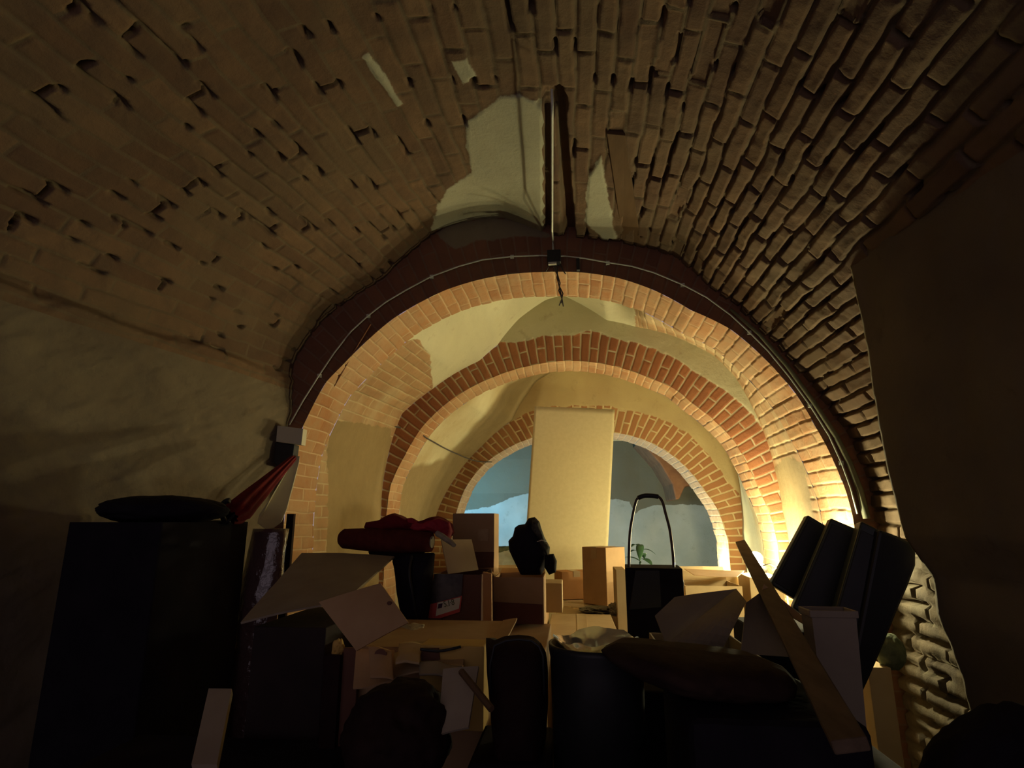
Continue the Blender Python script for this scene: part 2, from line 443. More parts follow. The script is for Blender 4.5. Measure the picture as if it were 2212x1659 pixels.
    grid_obj('ceiling', P[iR:iL + 1], UV[iR:iL + 1], np.maximum(pl, -0.3)[iR:iL + 1], M['vault'])
    grid_obj('wall_left', P[iL:], UV[iL:], np.abs(pl[iL:]) * 0 + 0.2, M['stone'])
    grid_obj('wall_right', P[:iR + 1], UV[:iR + 1], pl[:iR + 1] * 0 + 0.2 * (fbm(P[:iR + 1], 4, 3, 3) > 0), M['stone'])
near_vault()

# near right wall: the pier beside the photographer, its inner face turned away from the bulbs
def right_pier():
    zs = np.linspace(0, 2.75, 230); ys = np.linspace(2.15, -1.9, 300)
    edge = np.interp(zs, [0, 0.45, 0.62, 0.80, 0.92, 1.05, 1.3, 1.6, 1.9, 2.1, 2.75], [1.235, 1.23, 1.225, 1.19, 1.195, 1.125, 1.10, 1.09, 1.085, 1.07, 1.03])
    P = np.empty((len(zs), len(ys) + 24, 3))
    X = edge[:, None] + 0 * ys[None]
    P[:, 24:, 0] = X + 0.07 * np.clip(2.15 - ys, 0, 2.0)[None]; P[:, 24:, 1] = ys[None]; P[:, 24:, 2] = zs[:, None]
    # return face going back to the outer wall
    t = np.linspace(1, 0, 24, endpoint=False)
    P[:, :24, 0] = edge[:, None] + 0.82 * t[None]; P[:, :24, 1] = 2.15; P[:, :24, 2] = zs[:, None]
    P[..., 0] -= 0.018 * fbm(P, 3.5, 5, 41) 
    P[..., 1] += 0.03 * fbm(P + 4, 4.5, 4, 42)
    grid_obj('wall_right', P, None, np.full(P.shape[:2], 0.2), M['stone'])
right_pier()

# --- first arch
big = pV1.copy(); cc = np.array(C1)
big = cc + (pV1 - cc) * 1.0; 
rr = np.hypot(*(pV1 - cc).T)[:, None]
big = np.where(np.arange(len(pV1))[:, None] >= 0, cc + (pV1 - cc) / rr * (rr + 0.35), big)
big[:, 1] = np.where(pV1[:, 1] < C1[1], pV1[:, 1], big[:, 1]); big[:, 0] = np.where(pV1[:, 1] < C1[1], pV1[:, 0] + np.sign(pV1[:, 0] - C1[0]) * 0.35, big[:, 0])
def hump(P):
    px, py = project(P)
    return poly_sd(px, py, [(940, 505), (985, 480), (1060, 470), (1130, 478), (1190, 510), (1120, 512), (1030, 520), (980, 540)]) / 410.0
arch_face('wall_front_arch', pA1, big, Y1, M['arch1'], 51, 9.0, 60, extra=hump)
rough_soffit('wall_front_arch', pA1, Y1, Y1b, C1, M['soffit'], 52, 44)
# --- bay one vault: left flush with the arch, white webs rising above it, brick again on the right
def idx_of(px, py, Y, c):
    p = at(px, py, Y); a = math.atan2(p.z - c[1], p.x - c[0])
    return NL + int(round(a / math.pi * (NA - 1)))
def bay(name, start, cen0, Ya, end, Yb, lift_px, lift, mat, whites, seed, n=70, ochre=()):
    A = start.copy()
    i0 = idx_of(*lift_px[1], Ya, cen0); i1 = idx_of(*lift_px[0], Ya, cen0)
    ii = np.arange(len(A))
    w = smooth(i0 - 2, i0 + 45, ii) * smooth(i1 + 2, i1 - 45, ii)
    A = A + (A - np.array(cen0)) * 0  
    A[:, 1] += w * lift
    P = loft(A, Ya, end, Yb, n)
    # groin: keep the raised web full for a while, then fall
    al = arclen(A)[:, None]
    x = P[..., 1] - Ya; y = np.broadcast_to(al, x.shape)
    x2, y2 = jitter_uv(x, y, 0.068, seed, 0.006)
    inb, r, t = brick_h(x2, y2, 0.25, 0.068, 0.006, seed)
    px, py = project(P)
    sd = np.full(px.shape, -1e9)
    for w_ in whites: sd = np.maximum(sd, poly_sd(px, py, w_))
    pl = sd / 330.0
    k = smooth(-0.01, 0.01, pl)
    h = (1 - k) * ((inb - 1) * 0.006 + (r - 0.5) * 0.006) + 0.003 * fbm(P, 10, 4, seed) + 0.008 * fbm(P, 2, 2, seed)
    nr = normals(P, AX(P, cen0))
    ed = smooth(0, 4, np.arange(n))[None, :] * smooth(n - 1, n - 5, np.arange(n))[None, :]
    P = P + nr * (h * ed)[..., None]
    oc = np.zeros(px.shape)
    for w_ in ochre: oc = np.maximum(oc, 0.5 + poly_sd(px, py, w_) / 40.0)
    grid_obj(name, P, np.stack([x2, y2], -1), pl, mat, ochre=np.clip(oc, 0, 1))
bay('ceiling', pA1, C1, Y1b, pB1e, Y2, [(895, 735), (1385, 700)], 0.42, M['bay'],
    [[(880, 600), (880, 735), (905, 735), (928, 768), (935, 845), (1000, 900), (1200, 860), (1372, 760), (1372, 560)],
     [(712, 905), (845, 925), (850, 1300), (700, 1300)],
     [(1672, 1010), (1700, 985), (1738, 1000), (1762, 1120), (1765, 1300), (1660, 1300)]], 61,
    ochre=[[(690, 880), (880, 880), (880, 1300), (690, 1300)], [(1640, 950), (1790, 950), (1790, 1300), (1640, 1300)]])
bigB = pB1e.copy()
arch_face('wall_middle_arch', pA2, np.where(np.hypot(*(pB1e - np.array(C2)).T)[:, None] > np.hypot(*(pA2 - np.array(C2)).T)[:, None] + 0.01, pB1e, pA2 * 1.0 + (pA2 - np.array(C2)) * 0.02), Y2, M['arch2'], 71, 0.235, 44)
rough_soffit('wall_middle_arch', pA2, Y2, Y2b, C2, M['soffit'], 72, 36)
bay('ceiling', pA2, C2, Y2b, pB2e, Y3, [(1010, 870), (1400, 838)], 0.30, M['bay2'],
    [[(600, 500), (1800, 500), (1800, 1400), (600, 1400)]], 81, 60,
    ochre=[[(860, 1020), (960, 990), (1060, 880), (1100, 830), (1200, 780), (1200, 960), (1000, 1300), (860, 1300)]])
outer3 = np.where(np.hypot(*(pB2e - np.array(C3)).T)[:, None] > np.hypot(*(pA3 - np.array(C3)).T)[:, None] + 0.01, pB2e, pA3 + (pA3 - np.array(C3)) * 0.02)
arch_face('wall_back_arch', pA3, outer3, Y3, M['arch3'], 91, 0.27, 44)
rough_soffit('wall_back_arch', pA3, Y3, Y3b, C3, M['soffit3'], 92, 30, bw=0.13)

# --- back room
def flat(name, o, a, b, na, nb, mat, amp, seed, pl=None):
    s = np.linspace(0, 1, na)[:, None, None]; t = np.linspace(0, 1, nb)[None, :, None]
    P = np.array(o)[None, None] + s * np.array(a)[None, None] + t * np.array(b)[None, None]
    nrm = np.cross(a, b); nrm = nrm / np.linalg.norm(nrm)
    P = P + nrm * (amp * fbm(P, 3, 4, seed))[..., None]
    uv = np.stack([np.broadcast_to(s[..., 0] * np.linalg.norm(a), P.shape[:2]), np.broadcast_to(t[..., 0] * np.linalg.norm(b), P.shape[:2])], -1)
    plv = pl(P) if pl else np.full(P.shape[:2], 0.3)
    return grid_obj(name, P, uv, plv, mat)
def lower(P):
    px, py = project(P)
    top = np.interp(px, [900, 1000, 1070, 1100, 1140, 1300, 1360, 1372, 1385, 1420, 1500, 1550, 1600], [1120, 1105, 1090, 1075, 1066, 1075, 1085, 1110, 1100, 1092, 1090, 1100, 1100])
    return (py - top) / 180.0 + 0.03 * fbm(P, 5, 3, 8)
flat('wall_back', (-2.2, Y4, 0), (4.6, 0, 0), (0, 0, 3.2), 160, 120, M['backwall'], 0.02, 1, lower)
flat('wall_back_left', (-2.2, Y3b - 0.2, 0), (0, Y4 - Y3b + 0.3, 0), (0, 0, 3.2), 40, 40, M['backwall'], 0.02, 2)
flat('wall_back_right', (2.4, Y3b - 0.2, 0), (0, Y4 - Y3b + 0.3, 0), (0, 0, 3.2), 40, 40, M['backwall'], 0.02, 3)
flat('ceiling', (-2.3, Y3b - 0.3, 2.75), (4.8, 0, 0), (0, Y4 - Y3b + 0.5, 0), 60, 40, M['backwall'], 0.03, 4, lambda P: np.full(P.shape[:2], -1.0))
flat('wall_back_front', (-2.3, Y3b, 2.0), (4.8, 0, 0), (0, 0, 1.0), 40, 10, M['backwall'], 0.0, 5)
flat('wall_back_front', (-2.3, Y3b, 0), (at(985, 1105, Y3b).x + 2.1, 0, 0), (0, 0, 2.2), 10, 20, M['backwall'], 0.0, 5)
flat('wall_back_front', (at(1590, 1105, Y3b).x + 0.1, Y3b, 0), (1.0, 0, 0), (0, 0, 2.2), 10, 20, M['backwall'], 0.0, 5)
flat('floor', (-3.0, -1.9, 0), (5.6, 0, 0), (0, Y4 + 2.0, 0), 60, 120, M['cobble'], 0.01, 6)

# ================================================================== things
def vz(px, py, Y): return at(px, py, Y)
def thing(name, label, cat, loc, group=None):
    o = bpy.data.objects.new(name, None); C.objects.link(o)
    o.location = loc; o['_w'] = tuple(loc); o['label'] = label; o['category'] = cat
    o.empty_display_size = 0.05
    if group: o['group'] = group
    return o
def tag(o, label, cat, group=None, kind=None):
    if label: o['label'] = label
    if cat: o['category'] = cat
    if group: o['group'] = group
    if kind: o['kind'] = kind
    return o
def joinm(*ms):
    V, F = [], []
    for v, f in ms:
        n = len(V); V += [Vector(p) for p in v]; F += [tuple(i + n for i in q) for q in f]
    return V, F
def boxv(o, a, b, c):
    o, a, b, c = Vector(o), Vector(a), Vector(b), Vector(c)
    v = [o, o + a, o + a + b, o + b, o + c, o + a + c, o + a + b + c, o + b + c]
    return v, [(0, 3, 2, 1), (4, 5, 6, 7), (0, 1, 5, 4), (1, 2, 6, 5), (2, 3, 7, 6), (3, 0, 4, 7)]
def prism(pts, vec):
    pts = [Vector(p) for p in pts]; vec = Vector(vec); n = len(pts)
    return pts + [p + vec for p in pts], [tuple(range(n))[::-1], tuple(range(n, 2 * n))] + [(i, (i + 1) % n, n + (i + 1) % n, n + i) for i in range(n)]
def tubev(path, r, n=8, caps=True, r2=None):
    path = [Vector(p) for p in path]; V, F = [], []
    prev = None
    for i, p in enumerate(path):
        t = (path[min(i + 1, len(path) - 1)] - path[max(i - 1, 0)]).normalized()
        if prev is None:
            a = t.orthogonal().normalized()
        else:
            a = (prev - t * prev.dot(t)).normalized()
        prev = a; b = t.cross(a)
        rr = r if not callable(r) else r(i / (len(path) - 1))
        for k in range(n):
            w = 2 * math.pi * k / n
            V.append(p + (a * math.cos(w) + b * math.sin(w)) * rr)
    for i in range(len(path) - 1):
        for k in range(n):
            F.append((i * n + k, i * n + (k + 1) % n, (i + 1) * n + (k + 1) % n, (i + 1) * n + k))
    if caps:
        F.append(tuple(range(n))[::-1]); F.append(tuple(range((len(path) - 1) * n, len(path) * n)))
    return V, F
def lathev(prf, c, n=36):
    c = Vector(c); V, F = [], []
    for r, z in prf:
        for k in range(n):
            w = 2 * math.pi * k / n
            V.append(c + Vector((r * math.cos(w), r * math.sin(w), z)))
    for i in range(len(prf) - 1):
        for k in range(n):
            F.append((i * n + k, i * n + (k + 1) % n, (i + 1) * n + (k + 1) % n, (i + 1) * n + k))
    if prf[0][0] > 1e-4: F.append(tuple(range(n))[::-1])
    if prf[-1][0] > 1e-4: F.append(tuple(range((len(prf) - 1) * n, len(prf) * n)))
    return V, F
def blobv(c, rad, amp=0.15, scale=3.0, seed=0, sub=4, squash=1.0, rot=None):
    import bmesh
    bm = bmesh.new(); bmesh.ops.create_icosphere(bm, subdivisions=sub, radius=1.0)
    U = np.array([v.co[:] for v in bm.verts]); F = [tuple(v.index for v in f.verts) for f in bm.faces]; bm.free()
    U = np.sign(U) * np.abs(U) ** squash
    n = fbm(U, scale / 2, 4, seed)
    ridg = 1 - np.abs(fbm(U, scale, 3, seed + 5)) * 2
    U2 = U * (1 + amp * n + amp * 0.6 * ridg)[:, None] * np.array(rad)[None]
    if rot is not None: U2 = U2 @ np.array(rot).T
    return [Vector(p) + Vector(c) for p in U2.tolist()], F
def clothv(P):
    n, m = P.shape[:2]
    V = [Vector(p) for p in P.reshape(-1, 3).tolist()]
    F = [(i * m + j, (i + 1) * m + j, (i + 1) * m + j + 1, i * m + j + 1) for i in range(n - 1) for j in range(m - 1)]
    return V, F
def solid(o, t):
    s = o.modifiers.new('thickness', 'SOLIDIFY'); s.thickness = t; s.offset = 0
    return o
def sheet(pts, t, nu=14, nv=14, bow=0.0, seed=0, noise=0.003, scale=6):
    """a slightly bowed quad sheet from four corners, t thick"""
    a, b, c, d = [np.array(Vector(p)) for p in pts]
    s = np.linspace(0, 1, nu)[:, None, None]; q = np.linspace(0, 1, nv)[None, :, None]
    P = a * (1 - s) * (1 - q) + b * s * (1 - q) + c * s * q + d * (1 - s) * q
    nr = np.cross(b - a, d - a); nr = nr / np.linalg.norm(nr)
    off = bow * np.sin(math.pi * s[..., 0]) * np.sin(math.pi * (0.15 + 0.7 * q[..., 0])) + noise * fbm(P, scale, 3, seed)
    A = P + nr * (off[..., None] + t / 2); B = P + nr * (off[..., None] - t / 2)
    va, fa = clothv(A); vb, fb = clothv(B)
    n = len(va); V = va + vb
    F = [f[::-1] for f in fa] + [tuple(i + n for i in f) for f in fb]
    def rim(idx):
        for i, j in zip(idx[:-1], idx[1:]): F.append((i, j, j + n, i + n))
    m = nv
    rim([i * m for i in range(nu)]); rim([(nu - 1) * m + j for j in range(m)])
    rim([i * m + m - 1 for i in range(nu)][::-1]); rim([j for j in range(m)][::-1])
    return V, F

M['card'] = simple('cardboard', (0.48, 0.32, 0.17), (0.41, 0.26, 0.135), 0.85, 5, 0.2, bump=0.08)
M['card2'] = simple('cardboard_pale', (0.52, 0.40, 0.23), (0.45, 0.33, 0.18), 0.85, 4, 0.2, bump=0.08)
M['card3'] = simple('cardboard_orange', (0.52, 0.27, 0.10), (0.44, 0.22, 0.08), 0.8, 5, 0.25, bump=0.08)
M['cardgrey'] = simple('cardboard_grey', (0.34, 0.29, 0.21), (0.27, 0.22, 0.16), 0.9, 4, 0.15, bump=0.08)
M['carddark'] = simple('cardboard_dark', (0.16, 0.08, 0.055), (0.11, 0.055, 0.04), 0.9, 5, 0.15)
M['tape'] = simple('packing_tape', (0.45, 0.33, 0.18), (0.40, 0.28, 0.15), 0.35, 8, 0.5, bump=0)
M['fibre'] = simple('fibreboard', (0.60, 0.52, 0.30), (0.56, 0.48, 0.27), 0.75, 30, 0.25, bump=0.05)
M['black'] = simple('black_plastic', (0.02, 0.022, 0.024), (0.014, 0.015, 0.017), 0.5, 8, 0.35)
M['blackcloth'] = simple('black_cloth', (0.018, 0.016, 0.022), (0.011, 0.010, 0.015), 0.95, 8, 0.1)
M['blackgreen'] = simple('black_green_laminate', (0.016, 0.024, 0.020), (0.012, 0.018, 0.016), 0.4, 6, 0.4, bump=0.05)
M['darkbrown'] = simple('dark_brown_cloth', (0.026, 0.013, 0.011), (0.016, 0.008, 0.008), 0.9, 10, 0.15)
M['greyfur'] = simple('grey_pile', (0.11, 0.11, 0.09), (0.03, 0.03, 0.028), 0.95, 40, 0.1, bump=0.6)
M['red'] = simple('dark_red_cloth', (0.16, 0.010, 0.014), (0.10, 0.006, 0.010), 0.85, 10, 0.2)
M['redbright'] = simple('red_cloth', (0.36, 0.02, 0.035), (0.20, 0.010, 0.02), 0.7, 12, 0.3)
M['rug'] = simple('maroon_rug', (0.11, 0.022, 0.016), (0.075, 0.014, 0.012), 0.95, 30, 0.1, bump=0.4)
M['rugend'] = simple('rug_backing', (0.40, 0.35, 0.26), (0.3, 0.26, 0.19), 0.9, 30, 0.1)
M['white'] = simple('white_painted', (0.58, 0.56, 0.42), (0.52, 0.50, 0.38), 0.6, 5, 0.3, bump=0.03)
M['whitepl'] = simple('white_plastic', (0.62, 0.62, 0.52), (0.58, 0.57, 0.48), 0.5, 5, 0.4, bump=0)
M['beige'] = simple('beige_plastic', (0.32, 0.27, 0.20), (0.27, 0.22, 0.17), 0.6, 5, 0.3, bump=0.05)
M['wood'] = simple('old_wood', (0.15, 0.105, 0.07), (0.10, 0.07, 0.045), 0.85, 6, 0.2, stretch=(6, 1, 6), bump=0.3)
M['wooddark'] = simple('brown_wood', (0.13, 0.08, 0.04), (0.10, 0.06, 0.03), 0.85, 4, 0.2, stretch=(5, 1, 5), bump=0.2)
M['steel'] = simple('worn_steel', (0.28, 0.27, 0.25), (0.2, 0.19, 0.18), 0.35, 20, 0.5, metal=0.8, bump=0.05)
M['rust'] = simple('rusty_iron', (0.22, 0.09, 0.04), (0.12, 0.05, 0.03), 0.7, 30, 0.3, metal=0.3)
M['conduit'] = simple('grey_conduit', (0.70, 0.74, 0.64), (0.6, 0.64, 0.54), 0.5, 20, 0.4, bump=0.05)
M['cable'] = simple('cable', (0.10, 0.08, 0.07), (0.07, 0.06, 0.05), 0.6, 20, 0.3, bump=0)
M['leaf'] = simple('leaf', (0.03, 0.09, 0.04), (0.02, 0.06, 0.03), 0.5, 10, 0.4, bump=0.1)
M['terracotta'] = simple('terracotta', (0.35, 0.14, 0.07), (0.28, 0.11, 0.06), 0.85, 10)
M['cream'] = simple('cream_lace', (0.62, 0.58, 0.44), (0.40, 0.36, 0.26), 0.9, 60, 0.2, bump=0.5)
M['paleblue'] = simple('pale_sheet', (0.55, 0.62, 0.62), (0.4, 0.48, 0.5), 0.7, 10, 0.3, bump=0.3)
M['print'] = simple('dark_print', (0.085, 0.075, 0.065), (0.03, 0.022, 0.022), 0.45, 7, 0.4, bump=0.02, lo=0.42, hi=0.55)
M['printred'] = simple('red_print', (0.55, 0.07, 0.05), (0.5, 0.06, 0.05), 0.5, 7, 0.4, bump=0)
M['paper'] = simple('pale_paper', (0.66, 0.66, 0.50), (0.62, 0.60, 0.46), 0.7, 7, 0.3, bump=0)
M['ink'] = simple('olive_ink', (0.12, 0.13, 0.05), (0.10, 0.11, 0.05), 0.7, 7, 0.3, bump=0)
M['violet'] = simple('violet_ink', (0.05, 0.02, 0.05), (0.05, 0.02, 0.05), 0.7, 7, 0.3, bump=0)
M['yellow'] = simple('mustard_card', (0.62, 0.42, 0.12), (0.54, 0.35, 0.10), 0.8, 5, 0.2)
M['wrap'], _nt, _b = nodes_of('clear_wrap')
_b.inputs['Base Color'].default_value = (0.10, 0.06, 0.055, 1); _b.inputs['Roughness'].default_value = 0.12
_b.inputs['Coat Weight'].default_value = 1.0; _b.inputs['Coat Roughness'].default_value = 0.05
_tc = N(_nt, 'ShaderNodeTexCoord'); _n = N(_nt, 'ShaderNodeTexNoise', i_Scale=22.0, i_Detail=3.0); _nt.links.new(_tc.outputs['Object'], _n.inputs['Vector'])
_bp = N(_nt, 'ShaderNodeBump', i_Strength=0.7, i_Distance=0.02); _nt.links.new(_n.outputs[0], _bp.inputs['Height']); _nt.links.new(_bp.outputs[0], _b.inputs['Normal'])
M['film'], _nt, _b = nodes_of('clear_film')
_b.inputs['Base Color'].default_value = (0.35, 0.35, 0.28, 1); _b.inputs['Roughness'].default_value = 0.15
_b.inputs['Transmission Weight'].default_value = 0.5; _b.inputs['Coat Weight'].default_value = 1.0
M['greenjunk'] = simple('dusty_green_sack', (0.16, 0.18, 0.12), (0.06, 0.08, 0.05), 0.95, 14, 0.1, bump=0.5)
M['holder'] = simple('lamp_holder', (0.35, 0.35, 0.33), (0.3, 0.3, 0.28), 0.4, 8, 0.5, metal=0.5, bump=0)

def carton(name, label, tl, tr, Yl, zb, depth, mat='card', Yr=None, opened=False, flaps=(), tape=True, cat='box', group=None, ztop=None, wall=0.006):
    """a cardboard box whose front top corners are seen at tl / tr; stands on zb"""
    Yr = Yl if Yr is None else Yr
    a = at(*tl, Yl); b = at(*tr, Yr)
    zt = ztop if ztop is not None else (a.z + b.z) / 2
    a.z = b.z = zt
    u = (b - a); w = u.length; u.normalize()
    v = Vector((-u.y, u.x, 0)); h = zt - zb
    o = Vector((a.x, a.y, zb))
    cen = o + u * w / 2 + v * depth / 2
    root = thing(name, label, cat, cen, group)
    m = M[mat] if isinstance(mat, str) else mat
    if opened:
        t = wall
        parts = [boxv(o, u * w, v * t, Vector((0, 0, h))), boxv(o + v * (depth - t), u * w, v * t, Vector((0, 0, h))),
                 boxv(o + v * t, u * t, v * (depth - 2 * t), Vector((0, 0, h))), boxv(o + u * (w - t) + v * t, u * t, v * (depth - 2 * t), Vector((0, 0, h))),
                 boxv(o + u * t + v * t, u * (w - 2 * t), v * (depth - 2 * t), Vector((0, 0, t)))]
        mesh_obj('body', *joinm(*parts), m, root, bevel=0.001)
    else:
        mesh_obj('body', *boxv(o, u * w, v * depth, Vector((0, 0, h))), m, root, bevel=0.003)
        if tape:
            s = 0.025
            mesh_obj('tape', *joinm(boxv(o + u * (w / 2 - s) + v * (-0.0015) + Vector((0, 0, h * 0.8)), u * 2 * s, v * 0.0015, Vector((0, 0, h * 0.2 + 0.0015))),
                                    boxv(o + u * (w / 2 - s) + Vector((0, 0, h)), u * 2 * s, v * depth, Vector((0, 0, 0.0015)))), M['tape'], root)
    T = Vector((0, 0, h))
    for side, ang, ln in flaps:
        an = math.radians(ang)
        if side == 'front': p, e, out = o + T, u * w, -v
        elif side == 'back': p, e, out = o + T + v * depth, u * w, v
        elif side == 'left': p, e, out = o + T, v * depth, -u
        else: p, e, out = o + T + u * w, v * depth, u
        d = out * math.cos(an) + Vector((0, 0, math.sin(an)))
        q = [p + e * 0.01, p + e * 0.99, p + e * 0.97 + d * ln, p + e * 0.03 + d * ln]
        mesh_obj('flap', *sheet(q, 0.004, 8, 8, bow=0.004, seed=int(ln * 1000), noise=0.004, scale=8), m, root)
    return root

# ---- lamps -----------------------------------------------------------------
def bulb(c, strength, label, holder_dir, group=None, rad=0.034):
    c = Vector(c)
    root = thing('light_bulb', label, 'lamp', c + Vector((0, 0, -rad)), group)
    d = Vector(holder_dir).normalized()
    v, f = blobv(c, (rad, rad, rad), 0.0, 1, 0, 3)
    mesh_obj('glass_bulb', v, f, emis('lit_bulb', BULB_COL, strength * (0.045 / rad) ** 2), root, True)
    mesh_obj('socket', *tubev([c + d * rad * 0.95, c + d * (rad + 0.012), c + d * (rad + 0.05)], lambda t: 0.014 + 0.006 * t, 16), M['holder'], root, True)
    return root, c + d * (rad + 0.05)
ca = at(1632, 1207, 4.52)
rt, e = bulb(ca, BULB_MAIN, 'bare round lit bulb glowing beside the right foot of the second arch', (0.55, 0.1, -0.6), rad=0.05)
mesh_obj('arm', *tubev([e, e + Vector((0.03, 0, -0.05)), Vector((e.x + 0.04, e.y + 0.02, 0.02))], 0.007), M['steel'], rt, True)
def stand(rt, e):
    mesh_obj('stand', *joinm(tubev([e, Vector((e.x, e.y, 0.02))], 0.008), lathev([(0.09, 0.0), (0.09, 0.012), (0.012, 0.02)], (e.x, e.y, 0.012), 20)), M['steel'], rt, True)
cl = at(1688, 1240, 4.1)
rt, e = bulb(cl, BULB_LOW, 'second lit bulb, half hidden between the wooden plank and leftmost black case', (0.3, 0, -1)); stand(rt, e)
mesh_obj('clip', *joinm(tubev([at(1648, 1222, 4.1), at(1664, 1218, 4.1), at(1680, 1228, 4.1)], 0.004), tubev([at(1664, 1218, 4.1), at(1668, 1232, 4.1), at(1684, 1222, 4.1)], 0.003)), M['steel'], rt, True)
cb = at(1528, 1250, 6.42)
rt, e = bulb(cb, BULB_BACK, 'bare lit bulb low at the right foot of the third arch, behind the open box', (0.3, 0, -1)); stand(rt, e)
cd_ = at(1545, 1262, 5.5)  # added bulb, kept out of sight, brightens the second bay
rt, e = bulb(cd_, FILL_BAY, 'added unseen fill bulb low in the bay between second and third arch, behind the tan box', (0.3, 0, -1)); stand(rt, e)
cc_ = Vector(at(1786, 1188, 3.16))
rt, e = bulb(cc_, BULB_NEAR, 'bare lit bulb hidden behind the black cases at the foot of the first arch', (0.2, 0, -1)); stand(rt, e)

# ---- fittings on the first arch --------------------------------------------
def face_y(d): return Y1 - d
arc = [(625, 918), (655, 865), (689, 811), (722, 762), (758, 716), (795, 682), (834, 652), (878, 626), (932, 597), (992, 575), (1043, 561), (1106, 554), (1160, 552), (1217, 553), (1262, 558), (1313, 567), (1365, 575), (1413, 589), (1475, 615), (1526, 642), (1578, 680), (1619, 718), (1660, 759), (1705, 814), (1750, 876), (1791, 941), (1818, 1000), (1838, 1055), (1852, 1110)]
root = thing('conduit_pipe', 'thin pale conduit following the curve of the dark first arch', 'pipe', at(1200, 553, face_y(0.02)))
mesh_obj('pipe', *tubev([at(x, y, face_y(0.018)) for x, y in arc], 0.0042, 8), M['conduit'], root, True)
for i in (2, 5, 8, 11, 15, 18, 21, 24, 26):
    p = at(*arc[i], face_y(0.014)); mesh_obj('clip', *boxv(p - Vector((0.01, 0, 0.01)), (0.02, 0, 0), (0, 0.02, 0), (0, 0, 0.02)), M['conduit'], root)
arc2 = [(1578, 668), (1640, 722), (1700, 790), (1760, 872), (1806, 942), (1835, 1000), (1858, 1060), (1872, 1120)]
root = thing('drain_pipe', 'thicker dark greenish pipe beside the conduit on the right of the first arch', 'pipe', at(1760, 872, face_y(0.03)))
mesh_obj('pipe', *tubev([at(x, y, face_y(0.03)) for x, y in arc2], lambda t: 0.008 + 0.009 * t, 10), simple('mossy_pipe', (0.20, 0.20, 0.12), (0.12, 0.13, 0.08), 0.7, 14), root, True)
# straight conduit along the crown of the near vault
p1 = at(1194, 517, Y1); xs = p1.x
pts = []
for y_ in np.linspace(500, 232, 14):
    pts.append(at_z(1193, y_, EYE.z + 1.458))
root = thing('conduit_pipe', 'straight pale conduit running along the crown of the brick vault', 'pipe', pts[7])
mesh_obj('pipe', *tubev(pts + [pts[-1] + Vector((0, -0.02, 0.06))], 0.005, 8), M['conduit'], root, True)
mesh_obj('drop', *tubev([pts[0], at(1194, 520, Y1 - 0.02), at(1195, 548, Y1 - 0.03)], 0.005, 8), M['conduit'], root, True)
j = at(1197, 558, Y1 - 0.03)
root = thing('junction_box', 'small black junction box at the crown of the first arch with wires dangling', 'junction box', j + Vector((0, 0, -0.04)))
mesh_obj('housing', *boxv(j + Vector((-0.038, -0.03, -0.036)), (0.076, 0, 0), (0, 0.055, 0), (0, 0, 0.076)), M['black'], root, bevel=0.004)
mesh_obj('cover_strip', *boxv(j + Vector((-0.032, -0.032, -0.048)), (0.045, 0, 0), (0, 0.02, 0), (0, 0, 0.012)), M['whitepl'], root)
random.seed(4)
def dangling(pxs, Y, r):
    return tubev([at(x, y, Y + random.uniform(-0.006, 0.006)) for x, y in pxs], r, 6)
for w_ in ([(1200, 574), (1204, 592), (1210, 612), (1207, 628), (1214, 645), (1208, 660)], [(1206, 572), (1203, 600), (1209, 620), (1216, 634), (1212, 655)], [(1196, 576), (1205, 596), (1206, 610), (1213, 640), (1217, 662)], [(1186, 574), (1179, 586)], [(1210, 570), (1216, 584), (1222, 592)]):
    mesh_obj('wire', *dangling(w_, Y1 - 0.04, 0.0035), M['cable'], root, True)
j2 = at(1248, 566, Y1 - 0.02)
o = mesh_obj('wall_bracket', *joinm(boxv(j2 + Vector((-0.008, -0.01, -0.05)), (0.018, 0, 0), (0, 0.03, 0), (0, 0, 0.07))), M['black'], None, bevel=0.002)
tag(o, 'small black bracket on the arch crown just right of the junction box', 'bracket')
j3 = at(1002, 540, Y1 - 0.02)
# iron brace across the left shoulder
o = mesh_obj('iron_rod', *tubev([at(800, 700, 3.0), at(765, 757, 3.05), at(735, 810, 3.12), at(712, 850, 3.2), at(694, 882, 3.32)], 0.006, 8), M['rust'], None, True)
tag(o, 'thin rusty iron rod slanting down the left shoulder of the first arch', 'rod')
# slack cable to the back arch
def sag(ps, n=10):
    ps = [Vector(p) for p in ps]; out = []
    for i in range(len(ps) - 1):
        p0 = ps[max(i - 1, 0)]; p1 = ps[i]; p2 = ps[i + 1]; p3 = ps[min(i + 2, len(ps) - 1)]
        for k in range(n):
            t = k / n
            out.append(0.5 * ((2 * p1) + (p2 - p0) * t + (2 * p0 - 5 * p1 + 4 * p2 - p3) * t * t + (3 * p1 - p0 - 3 * p2 + p3) * t ** 3))
    out.append(ps[-1]); return out
o = mesh_obj('cable', *tubev(sag([at(694, 882, 3.33), at(760, 900, 3.75), at(840, 918, 4.5), at(905, 936, 4.72), at(925, 948, 4.9), at(975, 975, 5.5), at(1025, 995, 6.05), at(1062, 998, 6.3)]), 0.006, 8), M['cable'], None, True)
tag(o, 'dark cable slung from the first arch along the left wall to the third arch', 'cable')
